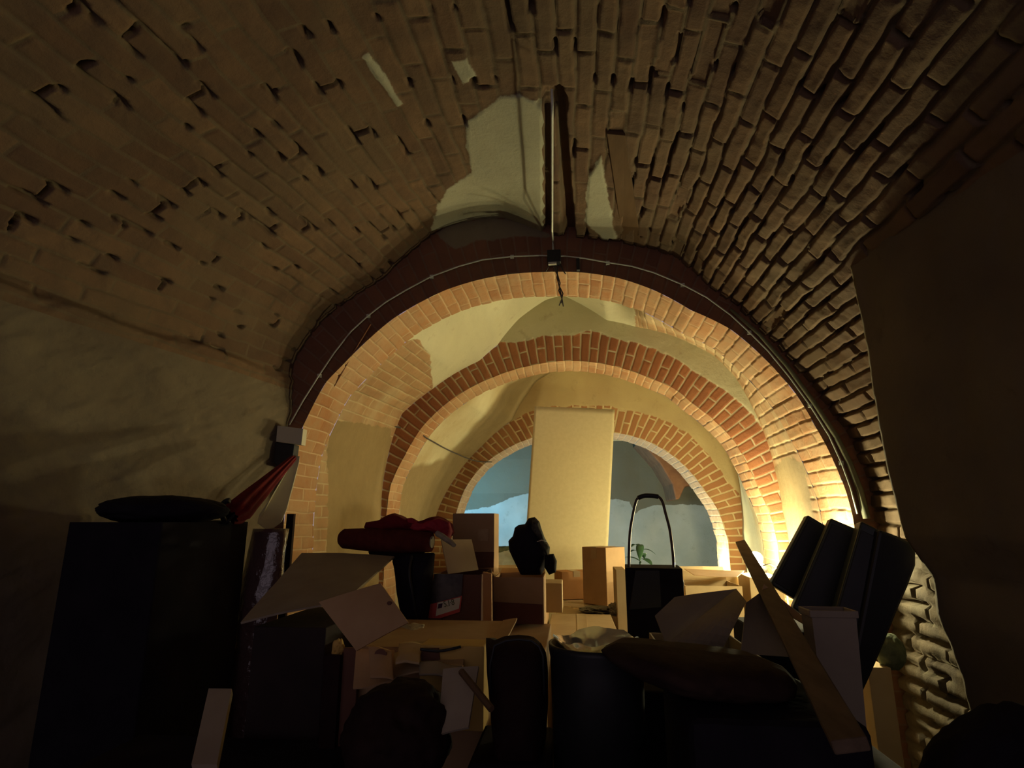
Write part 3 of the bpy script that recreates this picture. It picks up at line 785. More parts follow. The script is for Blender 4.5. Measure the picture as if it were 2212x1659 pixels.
# wooden board let into the crown, right of the chases
tri = [at(1312, 318, 2.12), at(1352, 316, 2.12), at(1385, 525, 3.02), at(1345, 528, 3.02)]
for p in tri: pass
bz = [Vector((p.x, p.y, 0)) for p in tri]
def crown_z(x, y):
    i = int(np.argmin(np.abs(pV1[NL:-NL, 0] - x))); return pV1[NL + i, 1] + 0.002
o = mesh_obj('ceiling_board', *prism([Vector((p.x, p.y, crown_z(p.x, p.y))) for p in bz], (0, 0, 0.05)), M['wooddark'], None, bevel=0.003)
tag(o, 'brown wooden board set flush in the vault bricks right of the plaster patch', 'board')
# brick springer hanging on the back wall
pts = [(1380, 950), (1440, 975), (1500, 1010), (1510, 1045), (1480, 1050), (1468, 1078), (1460, 1080), (1452, 1045), (1425, 1000)]
o = mesh_obj('trim_2', *prism([at(x, y, 7.9) for x, y in pts], (0, 0.85, 0)), simple('springer_brick', (0.36, 0.17, 0.08), (0.26, 0.12, 0.06), 0.95, 8), None, bevel=0.02); o['kind'] = 'structure'

# ---- the tall pale panel ----------------------------------------------------
Yp = 5.15
tl, tr = at(1155, 878, Yp + 0.25), at(1328, 885, Yp + 0.25)
bl, br = at(1131, 1225, Yp), at(1311, 1225, Yp)
def down(a, b, z): return a + (b - a) * ((z - a.z) / (b.z - a.z))
bl2, br2 = down(tl, bl, 0.02), down(tr, br, 0.02)
o = mesh_obj('fibreboard_sheet', *sheet([bl2, br2, tr, tl], 0.008, 30, 40, bow=0.012, noise=0.002), M['fibre'], None, True)
tag(o, 'tall plain tan fibreboard sheet standing upright in front of the third arch', 'board')

# ---- boxes of the middle ----------------------------------------------------
FL = 0.012
carton('cardboard_box', 'wide pale cardboard box, its flat top lit, in the middle of the heap', (1178, 1385), (1345, 1388), 2.72, FL, 0.80, 'card2', ztop=0.585, flaps=(('front', -38, 0.075),))
carton('cardboard_box', 'large brown carton carrying the brown carton with the black bag', (985, 1360), (1172, 1360), 2.71, FL, 0.7, 'card', ztop=0.665, tape=False)
carton('cardboard_box', 'low closed carton behind the wide pale box carrying the small cartons', (1200, 1300), (1350, 1300), 3.62, FL, 1.05, 'card2', ztop=0.56)
carton('cardboard_box', 'large carton under the black bag and the printed box', (925, 1392), (1178, 1392), 2.13, FL, 0.56, 'card', ztop=0.665, flaps=(('front', -60, 0.06),))
# upright slim carton, brown face and orange side
carton('cardboard_box', 'tall slim upright carton with a dark face and bright side, by the tan sheet', (1257, 1181), (1308, 1183), 4.12, 0.565, 0.20, 'card', Yr=3.98, cat='box')
# orange carton
carton('cardboard_box', 'small orange carton lying between the tan sheet and slim upright carton', (1213, 1236), (1278, 1233), 4.28, 0.565, 0.16, 'card3', Yr=4.36, cat='box')
carton('cardboard_box', 'narrow tan carton wedged between slim upright carton and black trolley', (1330, 1231), (1352, 1231), 3.55, FL, 0.25, 'card2', tape=False)
# crumpled film and scraps under them
for i, (x, y, Yd, rr, lab) in enumerate([(1296, 1288, 3.75, (0.10, 0.07, 0.018), 'crumpled clear film at the foot of the slim upright carton'), (1335, 1292, 3.66, (0.045, 0.05, 0.035), 'small crumpled grey plastic ball beside the slim upright carton')]):
    p = at(x, y, Yd); p.z = 0.562 + rr[2] * 0.9
    o = mesh_obj('crumpled_film', *blobv(p, rr, 0.5, 5, 60 + i, 4), simple('dusty_film' + str(i), (0.18, 0.17, 0.12), (0.07, 0.06, 0.05), 0.5, 15, 0.5, bump=0.5), None, False)
    tag(o, lab, 'plastic')
# box below the black bag
carton('cardboard_box', 'brown carton under the black bag, its lower half darker', (1066, 1247), (1174, 1247), 2.62, 0.672, 0.22, 'card', flaps=(('left', 25, 0.05), ('back', 15, 0.06)), opened=True)
rb_ = bpy.data.objects[[o.name for o in bpy.data.objects if o.get('label', '').startswith('brown carton under the black bag')][0]]
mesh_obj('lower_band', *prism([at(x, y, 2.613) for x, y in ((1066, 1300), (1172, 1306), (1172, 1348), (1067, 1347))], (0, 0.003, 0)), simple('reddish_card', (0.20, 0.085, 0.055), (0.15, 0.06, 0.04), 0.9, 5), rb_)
o = carton('cardboard_box', 'added pale carton standing in for the lit side of the carton with black bag', (1172, 1262), (1214, 1258), 2.95, 0.672, 0.20, 'card2', tape=False)  # pale card colour replaces the lamp-lit right side of the bag carton
# tall carton with label
rt = carton('cardboard_box', 'tall brown carton with a small shipping label, against the blue back wall', (978, 1108), (1068, 1110), 2.72, 0.672, 0.17, 'card', tape=False)
la, lb, lc, ld = [at(x, y, 2.714) for x, y in ((1033, 1143), (1056, 1143), (1055, 1168), (1032, 1168))]
mesh_obj('shipping_label', *prism([la, lb, lc, ld], (0, 0.003, 0)), simple('label_paper', (0.50, 0.36, 0.20), (0.44, 0.3, 0.16), 0.6, 40, bump=0), rt)
la = [at(x, y, 2.711) for x, y in ((980, 1192), (1067, 1192), (1066, 1226), (979, 1226))]
mesh_obj('lower_flap', *prism(la, (0, 0.003, 0)), M['carddark'], rt)
# printed box with flap up
rt = carton('printed_box', 'open dark box with a red and white printed side panel', (938, 1243), (1040, 1240), 2.30, 0.672, 0.30, 'carddark', opened=True, tape=False)
Yq = 2.29
pf = [at(x, y, Yq - 0.004) for x, y in ((938, 1240), (1000, 1240), (996, 1300), (924, 1310))]
mesh_obj('printed_panel', *prism(pf, (0, 0.004, 0)), M['print'], rt)
pf = [at(x, y, Yq - 0.009) for x, y in ((922, 1307), (950, 1300), (998, 1287), (993, 1322), (936, 1340), (921, 1340))]
ph = mesh_obj('red_panel', *prism(pf, (0, 0.004, 0)), M['printred'], rt)
pf = [at(x, y, Yq - 0.013) for x, y in ((945, 1302), (995, 1290), (991, 1315), (941, 1331))]
mesh_obj('white_label', *prism(pf, (0, 0.003, 0)), M['paper'], ph)
pf = [at(x, y, Yq - 0.016) for x, y in ((947, 1305), (956, 1303), (954, 1313), (945, 1315))]
mesh_obj('violet_square', *prism(pf, (0, 0.002, 0)), M['violet'], ph)
txt = bpy.data.curves.new('label_text', 'FONT'); txt.body = '5.l·8'; txt.size = 0.034; txt.extrude = 0.0006
to = bpy.data.objects.new('lettering', txt); C.objects.link(to)
to.data.materials.append(M['ink'])
ta = at(959, 1312, Yq - 0.0165); tb = at(993, 1303, Yq - 0.0165)
xd = (tb - ta).normalized(); yd = Vector((0, -1, 0)).cross(xd).normalized()
if yd.z < 0: yd = -yd
zd = xd.cross(yd)
mw = Matrix(((xd.x, yd.x, zd.x, ta.x), (xd.y, yd.y, zd.y, ta.y), (xd.z, yd.z, zd.z, ta.z), (0, 0, 0, 1)))
to.parent = ph; to.matrix_parent_inverse = Matrix.Identity(4)
to.matrix_local = Matrix.Translation(-Vector(rt['_w'])) @ mw
to.scale = (0.75, 0.9, 1)
dg = bpy.context.evaluated_depsgraph_get(); dg.update()
tme = bpy.data.meshes.new_from_object(to.evaluated_get(dg)); mwl = to.matrix_local.copy()
bpy.data.objects.remove(to)
to = bpy.data.objects.new('lettering', tme); C.objects.link(to); to.parent = ph; to.matrix_local = mwl
pf = [at(x, y, Yq - 0.004) for x, y in ((921, 1341), (935, 1341), (934, 1384), (914, 1384))]
mesh_obj('plain_edge', *prism(pf, (0, 0.004, 0)), M['card2'], rt)
pf = [at(x, y, Yq - 0.004) for x, y in ((1043, 1236), (1061, 1240), (1062, 1362), (1044, 1366))]
mesh_obj('lit_side', *prism(pf, (0, 0.03, 0)), M['card3'], rt)  # lamp-lit right side of the box put into an orange strip
pf = [at(968, 1240, 2.33), at(1033, 1231, 2.45), at(1018, 1165, 2.45), at(953, 1166, 2.33)]
mesh_obj('flap', *sheet(pf, 0.004, 8, 8, 0.004), M['card2'], rt)
for i, (x, y, rr) in enumerate([(975, 1368, (0.016, 0.012, 0.015)), (990, 1366, (0.012, 0.010, 0.022))]):
    p = at(x, y, 2.2); p.z = 0.672 + rr[2] * 0.8
    o = mesh_obj('paper_scrap', *blobv(p, rr, 0.3, 4, i, 3), M['paper'] if i else M['darkbrown'], None)
    tag(o, ['dark crumpled scrap in front of printed box', 'small white pointed paper scrap in front of printed box'][i], 'paper')

# black bag on the carton: lumpy rucksack with a grey fleece side and a small pouch
Yg = 2.66
b0 = at(1140, 1245, Yg)
root = thing('backpack', 'bulging black backpack slumped on a brown carton before the tan sheet', 'bag', b0)
sil = [(1112, 1140), (1120, 1134), (1134, 1132), (1142, 1119), (1156, 1117), (1166, 1128), (1173, 1160), (1184, 1180), (1187, 1200), (1178, 1225), (1170, 1242), (1125, 1242), (1112, 1215), (1100, 1190), (1098, 1168), (1108, 1158)]
def pillow(sil, Y, thick, seed, nr=10, amp=0.012):
    cx = sum(p[0] for p in sil) / len(sil); cy = sum(p[1] for p in sil) / len(sil)
    # resample outline
    S = np.array(sil + [sil[0]], float); d = np.concatenate([[0], np.cumsum(np.hypot(*np.diff(S, axis=0).T))])
    t = np.linspace(0, d[-1], 72, endpoint=False); X = np.interp(t, d, S[:, 0]); Yy = np.interp(t, d, S[:, 1])
    V, F = [], []
    for side in (-1, 1):
        for k in range(nr + 1):
            s = k / nr
            for x, y in zip(X, Yy):
                p = at(cx + (x - cx) * s, cy + (y - cy) * s, Y)
                p.y += side * thick * math.sqrt(max(0.0, 1 - s ** 2.6))
                V.append(p)
    n = 72
    A = np.array([v[:] for v in V]); w = np.repeat(np.tile(np.sqrt(np.maximum(0, 1 - np.linspace(0, 1, nr + 1) ** 2)), 2), n)
    A[:, 1] += w * amp * 2 * fbm(A, 14, 4, seed); A[:, 0] += w * amp * fbm(A + 3, 12, 3, seed + 1)
    V = [Vector(p) for p in A.tolist()]
    for s in (0, 1):
        b = s * (nr + 1) * n
        for k in range(nr):
            for i in range(n):
                q = (b + k * n + i, b + k * n + (i + 1) % n, b + (k + 1) * n + (i + 1) % n, b + (k + 1) * n + i)
                F.append(q if s else q[::-1])
    return V, F
mesh_obj('body', *pillow(sil, Yg + 0.02, 0.075, 3), M['blackcloth'], root, True)
mesh_obj('fleece_panel', *pillow([(1150, 1122), (1164, 1126), (1176, 1160), (1188, 1182), (1186, 1205), (1174, 1190), (1160, 1160), (1148, 1140)], Yg - 0.05, 0.03, 8, amp=0.02), M['greyfur'], root, True)
mesh_obj('pouch', *pillow([(1177, 1198), (1196, 1196), (1203, 1212), (1201, 1236), (1186, 1242), (1176, 1225)], Yg - 0.04, 0.035, 9), M['blackcloth'], root, True)
mesh_obj('zip', *tubev([at(1160, 1170, Yg - 0.08), at(1170, 1167, Yg - 0.085), at(1181, 1170, Yg - 0.08)], 0.002), M['whitepl'], root, True)

# darker lower half of that carton, and loose creased card in the foreground
for i, (pts_, mt, nz, lab) in enumerate([
    ([(856, 1440, 1.47), (905, 1432, 1.45), (915, 1392, 1.62), (862, 1388, 1.64)], 'card2', 0.012, 'creased cream card fold by the mustard carton, in front of lace cloth'),
    ([(905, 1462, 1.44), (990, 1468, 1.44), (1000, 1440, 1.50), (905, 1436, 1.50)], 'cardgrey', 0.010, 'grey crumpled card lying below the mustard carton'),
    ([(800, 1462, 1.43), (850, 1470, 1.42), (846, 1405, 1.52), (796, 1396, 1.53)], 'card', 0.008, 'narrow brown card with a dark round hole, under the tilted sheet')]):
    o = mesh_obj('cardboard_flap', *sheet([at(*q) for q in pts_], 0.004, 20, 20, 0.006, 90 + i, nz, 12), M[mt], None, True)
    tag(o, lab, 'cardboard')
    if i == 2:
        mesh_obj('round_hole', *prism([at(822 + 13 * math.cos(a), 1413 + 11 * math.sin(a), 1.495) for a in np.linspace(0, 2 * math.pi, 18, endpoint=False)], (0, 0.004, 0)), M['carddark'], o)

# ---- black shopping trolley with tubular handle -----------------------------
Yt = 2.62
rt = carton('shopping_trolley', 'black fabric shopping trolley with a tall looped tube handle', (1350, 1229), (1474, 1226), Yt, 0.02, 0.22, 'blackcloth', Yr=2.60, tape=False, cat='trolley')
hp = [(1358, 1240), (1359, 1190), (1361, 1150), (1366, 1118), (1372, 1090), (1378, 1076), (1392, 1071), (1408, 1071), (1422, 1073), (1431, 1084), (1438, 1110), (1446, 1140), (1450, 1165), (1454, 1200), (1456, 1240)]
mesh_obj('handle_tube', *tubev(sag([at(x, y, Yt + 0.05) for x, y in hp], 5), 0.0062, 10), simple('dark_tube', (0.05, 0.035, 0.025), (0.03, 0.02, 0.018), 0.3, 20, 0.6, metal=0.5, bump=0), rt, True)
mesh_obj('hand_grip', *tubev(sag([at(x, y, Yt + 0.05) for x, y in hp[5:9]], 5), 0.0105, 12), M['black'], rt, True)
mesh_obj('corner_flap', *prism([at(x, y, Yt - 0.012) for x, y in ((1372, 1232), (1470, 1230), (1478, 1260), (1476, 1300), (1440, 1312), (1360, 1318))], (0, 0.01, 0)), M['black'], rt, bevel=0.003)
# rubble / scrap lying by the trolley foot
p = at(1345, 1295, 2.55)
# potted plant behind
pc = at(1385, 1215, 5.5)
root = thing('potted_plant', 'dark leafy houseplant behind the black trolley handle', 'plant', (pc.x, pc.y, 0.012))
mesh_obj('pot', *lathev([(0.07, 0), (0.10, 0.2), (0.11, 0.2), (0.11, 0.23), (0.095, 0.23), (0.09, 0.21), (0.0, 0.21)], (pc.x, pc.y, 0.012), 24), M['terracotta'], root, True)
mesh_obj('stem', *tubev(sag([(pc.x, pc.y, 0.2), (pc.x + 0.02, pc.y, 0.5), (pc.x - 0.01, pc.y, 0.72), pc], 6), 0.008), M['leaf'], root, True)
def leafv(base, d, ln, wd, droop):
    d = Vector(d).normalized(); side = d.cross(Vector((0, 0, 1))).normalized(); V, F = [], []
    n = 9
    for i in range(n):
        t = i / (n - 1)
        c = Vector(base) + d * ln * t + Vector((0, 0, -droop * t * t))
        w = wd * math.sin(math.pi * min(0.98, t * 0.93 + 0.05)) ** 0.8
        V += [c - side * w + Vector((0, 0, 0.15 * w)), c, c + side * w + Vector((0, 0, 0.15 * w))]
    for i in range(n - 1):
        for k in (0, 1): F.append((i * 3 + k, i * 3 + k + 1, i * 3 + k + 4, i * 3 + k + 3))
    return V, F
random.seed(9)
for k in range(16):
    a = k * 2.4; el = random.uniform(-0.1, 0.9)
    o = mesh_obj('leaf', *leafv((pc.x, pc.y, pc.z - 0.22 + 0.025 * k), (math.cos(a), math.sin(a) * 0.8, el), random.uniform(0.14, 0.22), 0.035, random.uniform(0.05, 0.14)), M['leaf'], root, True)
    solid(o, 0.001)

# ---- open tan box at the right, behind the plank -----------------------------
rt = carton('cardboard_box', 'open tan cardboard box with bright inner wall below the lamp', (1480, 1262), (1603, 1266), 3.95, FL, 0.36, 'card2', opened=True, flaps=(('back', 60, 0.10), ('left', 30, 0.06)), ztop=0.70)
mesh_obj('flap', *sheet([at(1478, 1229, 4.22), at(1608, 1233, 4.22), at(1592, 1247, 3.96), at(1500, 1243, 3.96)], 0.004, 8, 8, 0.006), M['card'], rt)
carton('cardboard_box', 'tan carton whose front catches the lamp, beside the wooden plank', (1500, 1243), (1594, 1248), 4.38, FL, 0.25, 'card2', tape=False)
o = carton('cardboard_box', 'bright tan carton corner right under the glowing bulb', (1594, 1244), (1618, 1240), 4.36, FL, 0.2, 'card2', Yr=3.98, tape=False)

# ---- large open box with spread flaps, right foreground ---------------------
rt = carton('cardboard_box', 'large open box with wide spread dull flaps in the right foreground', (1440, 1402), (1655, 1402), 1.90, FL, 0.42, 'cardgrey', opened=True, ztop=0.70)
mesh_obj('flap', *sheet([at(1428, 1400, 1.90), at(1560, 1404, 1.90), at(1612, 1300, 1.80), at(1590, 1272, 2.02)], 0.004, 8, 8, 0.006), M['cardgrey'], rt)
mesh_obj('flap', *sheet([at(1415, 1330, 1.98), at(1440, 1400, 1.92), at(1592, 1272, 2.04), at(1457, 1290, 2.04)], 0.004, 10, 10, 0.006), M['cardgrey'], rt)
mesh_obj('flap', *sheet([at(1600, 1412, 1.86), at(1718, 1420, 1.9), at(1652, 1272, 2.1), at(1612, 1302, 1.9)], 0.004, 10, 10, 0.006), M['cardgrey'], rt)
mesh_obj('flap', *sheet([at(1650, 1262, 2.06), at(1742, 1338, 2.0), at(1736, 1348, 1.97), at(1642, 1290, 2.03)], 0.004, 8, 8, 0.003), M['card'], rt)

# ---- plank -------------------------------------------------------------------
A0, A1 = at(1600, 1172, 3.3), at(1838, 1612, 0.98)
u = (A1 - A0); L_ = u.length; u.normalize(); side = Vector((1, 0, 0.25)); side = (side - u * side.dot(u)).normalized(); nn = u.cross(side).normalized()
o = mesh_obj('wooden_plank', *boxv(A0 - side * 0.025 - nn * 0.01, u * L_, side * 0.05, nn * 0.02), M['wood'], None, bevel=0.003)
tag(o, 'long bare wooden plank slanting down across the right side of heap', 'plank')

# ---- three leaning black cases -------------------------------------------------
def case(name, label, pix, Y, Yr, th, group, line=None):
    pts = [at(x, y, Y + (Yr - Y) * (i in (1, 2))) for i, (x, y) in enumerate(pix)]
    nrm = (pts[1] - pts[0]).cross(pts[3] - pts[0]).normalized()
    if nrm.y < 0: nrm = -nrm
    root = thing(name, label, 'case', (pts[2] + pts[3]) / 2, group)
    mesh_obj('shell', *prism(pts, nrm * th), M['blackgreen'], root, bevel=0.006)
    c = sum(pts, Vector()) / 4
    inner = [c + (p - c) * 0.9 - nrm * 0.004 for p in pts]
    mesh_obj('face_panel', *prism(inner, nrm * 0.006), M['black'], root, bevel=0.002)
    a, b = pts[0] + (pts[1] - pts[0]) * 0.35, pts[0] + (pts[1] - pts[0]) * 0.65
    up = (pts[0] - pts[3]).normalized()
    mesh_obj('seam', *tubev([pts[0] + (pts[3] - pts[0]) * 0.02 - nrm * 0.004 + (pts[1] - pts[0]) * 0.03, pts[3] + (pts[0] - pts[3]) * 0.02 - nrm * 0.004 + (pts[2] - pts[3]) * 0.03], 0.002), simple('worn_edge', (0.05, 0.06, 0.055), (0.04, 0.05, 0.045), 0.5, 20), root)
    return root
case('storage_case', 'leftmost of three black cases, leaning over the plank by the bulb', [(1745, 1112), (1862, 1182), (1800, 1345), (1664, 1262)], 2.55, 2.52, 0.06, 'black cases leaning at the right')
case('storage_case', 'middle one of the three leaning black cases', [(1795, 1119), (1920, 1172), (1835, 1400), (1712, 1312)], 2.40, 2.36, 0.06, 'black cases leaning at the right')
root = case('storage_case', 'rightmost and largest black case, leaning down beside the stone wall', [(1860, 1125), (1976, 1182), (1850, 1530), (1752, 1500)], 2.24, 2.20, 0.09, 'black cases leaning at the right')
# rounded right shoulder
mesh_obj('shoulder', *prism([at(x, y, 2.195) for x, y in ((1900, 1143), (1940, 1158), (1968, 1172), (1980, 1190), (1980, 1222), (1962, 1270), (1940, 1320), (1912, 1390), (1880, 1465), (1858, 1512), (1850, 1400))], (0, 0.08, 0)), M['black'], root, bevel=0.01)

# ---- beige bin -------------------------------------------------------------------
Yb = 1.66
pl_, pr_ = at(1754, 1330, Yb), at(1848, 1330, Yb)
w = pr_.x - pl_.x
root = thing('waste_bin', 'tall narrow beige bin with a rolled rim in front of black cases', 'bin', ((pl_.x + pr_.x) / 2, Yb + 0.1, 0.42))
def frust(x0, x1, y0, y1, z1, x2, x3, y2, y3, z0):
    v = [(x2, y2, z0), (x3, y2, z0), (x3, y3, z0), (x2, y3, z0), (x0, y0, z1), (x1, y0, z1), (x1, y1, z1), (x0, y1, z1)]
    return v, [(0, 3, 2, 1), (0, 1, 5, 4), (1, 2, 6, 5), (2, 3, 7, 6), (3, 0, 4, 7)]
b_ = mesh_obj('body', *frust(pl_.x, pr_.x, Yb, Yb + 0.07, pl_.z, pl_.x + 0.008, pr_.x - 0.012, Yb + 0.008, Yb + 0.062, 0.42), M['beige'], root); solid(b_, 0.003)
zt = at(1750, 1318, Yb).z; t = 0.006
mesh_obj('rim', *joinm(boxv((pl_.x - t, Yb - t, pl_.z - 0.004), (w + 2 * t, 0, 0), (0, t, 0), (0, 0, zt - pl_.z + 0.004)), boxv((pl_.x - t, Yb + 0.07, pl_.z - 0.004), (w + 2 * t, 0, 0), (0, t, 0), (0, 0, zt - pl_.z + 0.004)),
      boxv((pl_.x - t, Yb, pl_.z - 0.004), (t, 0, 0), (0, 0.07, 0), (0, 0, zt - pl_.z + 0.004)), boxv((pr_.x, Yb, pl_.z - 0.004), (t, 0, 0), (0, 0.07, 0), (0, 0, zt - pl_.z + 0.004))), M['beige'], root, bevel=0.002)
# crate carrying the bin
p = at(1700, 1500, 1.55)
o = mesh_obj('storage_chest', *boxv((at(1750, 1500, 1.6).x, 1.60, FL), (0.36, 0, 0), (0, 0.62, 0), (0, 0, 0.405)), M['blackcloth'], None, bevel=0.01)
tag(o, 'low black chest under the beige bin at the right', 'chest')
# plinth under the cases
o = mesh_obj('storage_chest', *boxv((at(1650, 1400, 2.3).x, 2.36, FL), (0.30, 0, 0), (0, 0.35, 0), (0, 0, 0.69)), M['blackcloth'], None, bevel=0.01)
tag(o, 'dark chest standing behind the leaning black cases', 'chest')

# ---- black drum and the blanket heap -----------------------------------------------
Yd = 1.45
dl, dr = at(1186, 1408, Yd), at(1395, 1408, Yd)
cx, rd = (dl.x + dr.x) / 2, (dr.x - dl.x) / 2
zt = at(1290, 1424, Yd - rd).z
root = thing('barrel', 'round black bin with clear film over its rim, bottom centre', 'bin', (cx, Yd + 0.06, FL))
mesh_obj('drum', *lathev([(rd * 0.86, 0), (rd * 0.99, zt - FL - 0.06), (rd, zt - FL - 0.03), (rd * 1.03, zt - FL - 0.012), (rd * 1.03, zt - FL), (rd * 0.96, zt - FL), (rd * 0.95, zt - FL - 0.25), (0, zt - FL - 0.25)], (cx, Yd + 0.06, FL), 48), M['black'], root, True)
nA, nR = 48, 12
V, F = [], []
for i in range(nR):
    for k in range(nA):
        a = 2 * math.pi * k / nA; r_ = rd * 1.0 * (i + 0.2) / nR
        V.append((cx + r_ * math.cos(a), Yd + 0.06 + r_ * math.sin(a), zt + 0.010 - 0.05 * (1 - ((i + 1) / nR) ** 2) + 0.022 * float(fbm(np.array([[r_ * math.cos(a), r_ * math.sin(a), 0.3]]), 18, 3, 7)[0])))
for i in range(nR - 1):
    for k in range(nA): F.append((i * nA + k, i * nA + (k + 1) % nA, (i + 1) * nA + (k + 1) % nA, (i + 1) * nA + k))
mesh_obj('film', V, F, M['film'], root, True)

tx0, tx1 = at(1475, 1480, 1.2).x, at(1850, 1480, 1.2).x
tz = at(1600, 1500, 1.15).z - 0.045
o = mesh_obj('storage_chest', *boxv((tx0, 1.15, FL), (tx1 - tx0, 0, 0), (0, 0.34, 0), (0, 0, tz - FL)), M['blackcloth'], None, bevel=0.02)
tag(o, 'wide black chest in the right foreground under the brown blanket', 'chest')
o = mesh_obj('storage_chest', *boxv((0.17, 1.66, FL), (0.42, 0, 0), (0, 0.2, 0), (0, 0, 0.66)), M['blackcloth'], None, bevel=0.01)  # added block that keeps the gap beside the drum dark
tag(o, 'added black chest darkening the gap behind the brown blanket, before the large open box', 'chest')
def mat_bundle():
    ol = [(1298, 1404), (1330, 1388), (1400, 1392), (1480, 1402), (1560, 1410), (1640, 1420), (1692, 1440), (1716, 1466), (1710, 1490), (1670, 1496), (1600, 1500), (1500, 1490), (1410, 1470), (1340, 1440), (1305, 1420)]
    return pillow(ol, 1.36, 0.16, 31, 14, 0.02)
o = mesh_obj('folded_blanket', *mat_bundle(), simple('brown_blanket', (0.045, 0.027, 0.021), (0.028, 0.015, 0.013), 0.95, 12, 0.1, bump=0.4), None, True)
tag(o, 'dull brown folded blanket laid over the wide black chest', 'blanket')

# ---- brown rounded bag ------------------------------------------------------------
sil = [(1050, 1378), (1056, 1376), (1066, 1384), (1090, 1374), (1120, 1371), (1150, 1374), (1168, 1388), (1180, 1410), (1184, 1450), (1184, 1520), (1180, 1590), (1168, 1660), (1075, 1660), (1066, 1600), (1058, 1520), (1052, 1440)]
Yn_ = 1.40
g = at(1120, 1660, Yn_)
root = thing('suitcase', 'tall dark brown soft case with a rounded top, front centre of heap', 'suitcase', (g.x, g.y, g.z))
mesh_obj('body', *pillow(sil, Yn_ + 0.08, 0.10, 44, 12, 0.006), M['darkbrown'], root, True)
mesh_obj('piping', *tubev([at(x, y, Yn_ + 0.0) for x, y in ((1060, 1500), (1058, 1440), (1068, 1395), (1092, 1384), (1120, 1381), (1148, 1384), (1164, 1396), (1173, 1416), (1176, 1500))], 0.003), M['black'], root, True)
o = mesh_obj('storage_chest', *boxv((g.x - 0.11, Yn_ - 0.02, FL), (0.18, 0, 0), (0, 0.26, 0), (0, 0, g.z - FL + 0.01)), M['blackcloth'], None, bevel=0.01)
tag(o, 'dark chest at the bottom edge carrying the brown case', 'chest')

# ---- front left cartons ------------------------------------------------------------
rt = carton('cardboard_box', 'large opened carton in the front with creased cream top and dark sides', (770, 1410), (1046, 1404), 1.66, FL, 0.45, 'card', opened=False, ztop=0.765, tape=False, flaps=(('front', -68, 0.09), ('right', 12, 0.05)))
hole = at(821, 1411, 1.62)
mesh_obj('hand_hole', *prism([at(821 + 12 * math.cos(a), 1413 + 10 * math.sin(a), 1.655) for a in np.linspace(0, 2 * math.pi, 16, endpoint=False)], (0, 0.01, 0)), M['carddark'], rt)
o = mesh_obj('cardboard_flap', *sheet([at(770, 1406, 1.52), at(882, 1345, 1.50), at(822, 1260, 1.62), at(690, 1301, 1.60)], 0.005, 14, 14, 0.008), M['card'], None)
tag(o, 'square brown cardboard sheet tilted on a corner with a small dark hole', 'cardboard')
h_ = at(841, 1303, 1.555)
mesh_obj('torn_hole', *blobv(h_, (0.006, 0.004, 0.0045), 0.4, 3, 1, 2), M['carddark'], o)
yl = carton('cardboard_box', 'small mustard carton among the creased boxes, front centre', (908, 1398), (1046, 1392), 1.55, 0.60, 0.09, 'yellow', tape=False)
mesh_obj('band', *prism([at(x, y, 1.545) for x, y in ((908, 1400), (948, 1400), (950, 1425), (910, 1428))], (0, 0.003, 0)), M['carddark'], yl)
o = mesh_obj('black_strap', *tubev(sag([at(908, 1402, 1.53), at(930, 1405, 1.53), at(950, 1406, 1.53), at(975, 1402, 1.53), at(995, 1397, 1.54)], 5), 0.0035), M['black'], None, True)
tag(o, 'short black strap curving along the top of the mustard carton', 'strap')
p = at(888, 1366, 1.95)
o = mesh_obj('lace_cloth', *sheet([at(862, 1384, 1.85), at(912, 1382, 1.85), at(917, 1350, 2.0), at(866, 1354, 2.0)], 0.012, 16, 16, 0.006, 3, 0.01, 30), M['cream'], None, True)
tag(o, 'cream lace cloth folded beside the printed red and white box', 'cloth')
o = mesh_obj('cardboard_flap', *sheet([at(850, 1466, 1.50), at(1000, 1440, 1.50), at(1010, 1385, 1.72), at(850, 1392, 1.72)], 0.004, 14, 14, 0.01, 4, 0.01), M['card2'], None)
tag(o, 'creased tan cardboard flap lying over the front carton', 'cardboard')
o = mesh_obj('cardboard_flap', *sheet([at(850, 1466, 1.46), at(762, 1485, 1.46), at(770, 1400, 1.56), at(852, 1405, 1.56)], 0.004, 10, 10, 0.01, 5, 0.006), M['card'], None)
tag(o, 'brown cardboard side panel below the tilted square sheet', 'cardboard')
o = mesh_obj('grey_board', *sheet([at(946, 1588, 1.26), at(1012, 1572, 1.26), at(1034, 1440, 1.36), at(958, 1446, 1.36)], 0.006, 10, 10, 0.004), M['cardgrey'], None)
tag(o, 'narrow greyish board leaning left of the dark brown case', 'board')
o = mesh_obj('wooden_board', *tubev([at(996, 1450, 1.30), at(1062, 1532, 1.22)], 0.007, 6), M['wooddark'], None)
tag(o, 'thin dark stick crossing the greyish board near the brown case', 'stick')
o = mesh_obj('bin_bag', *blobv(at(862, 1585, 1.30), (0.105, 0.12, 0.095), 0.14, 4, 15, 5), M['darkbrown'], None, True)
tag(o, 'dark round stuffed bag at the bottom, left of the greyish board', 'bag')
o = mesh_obj('crumpled_paper', *blobv(at(731, 1402, 1.72), (0.014, 0.014, 0.024), 0.4, 4, 5, 3), M['yellow'], None)
tag(o, 'scrap of crumpled yellow paper left of the brown panel', 'paper')
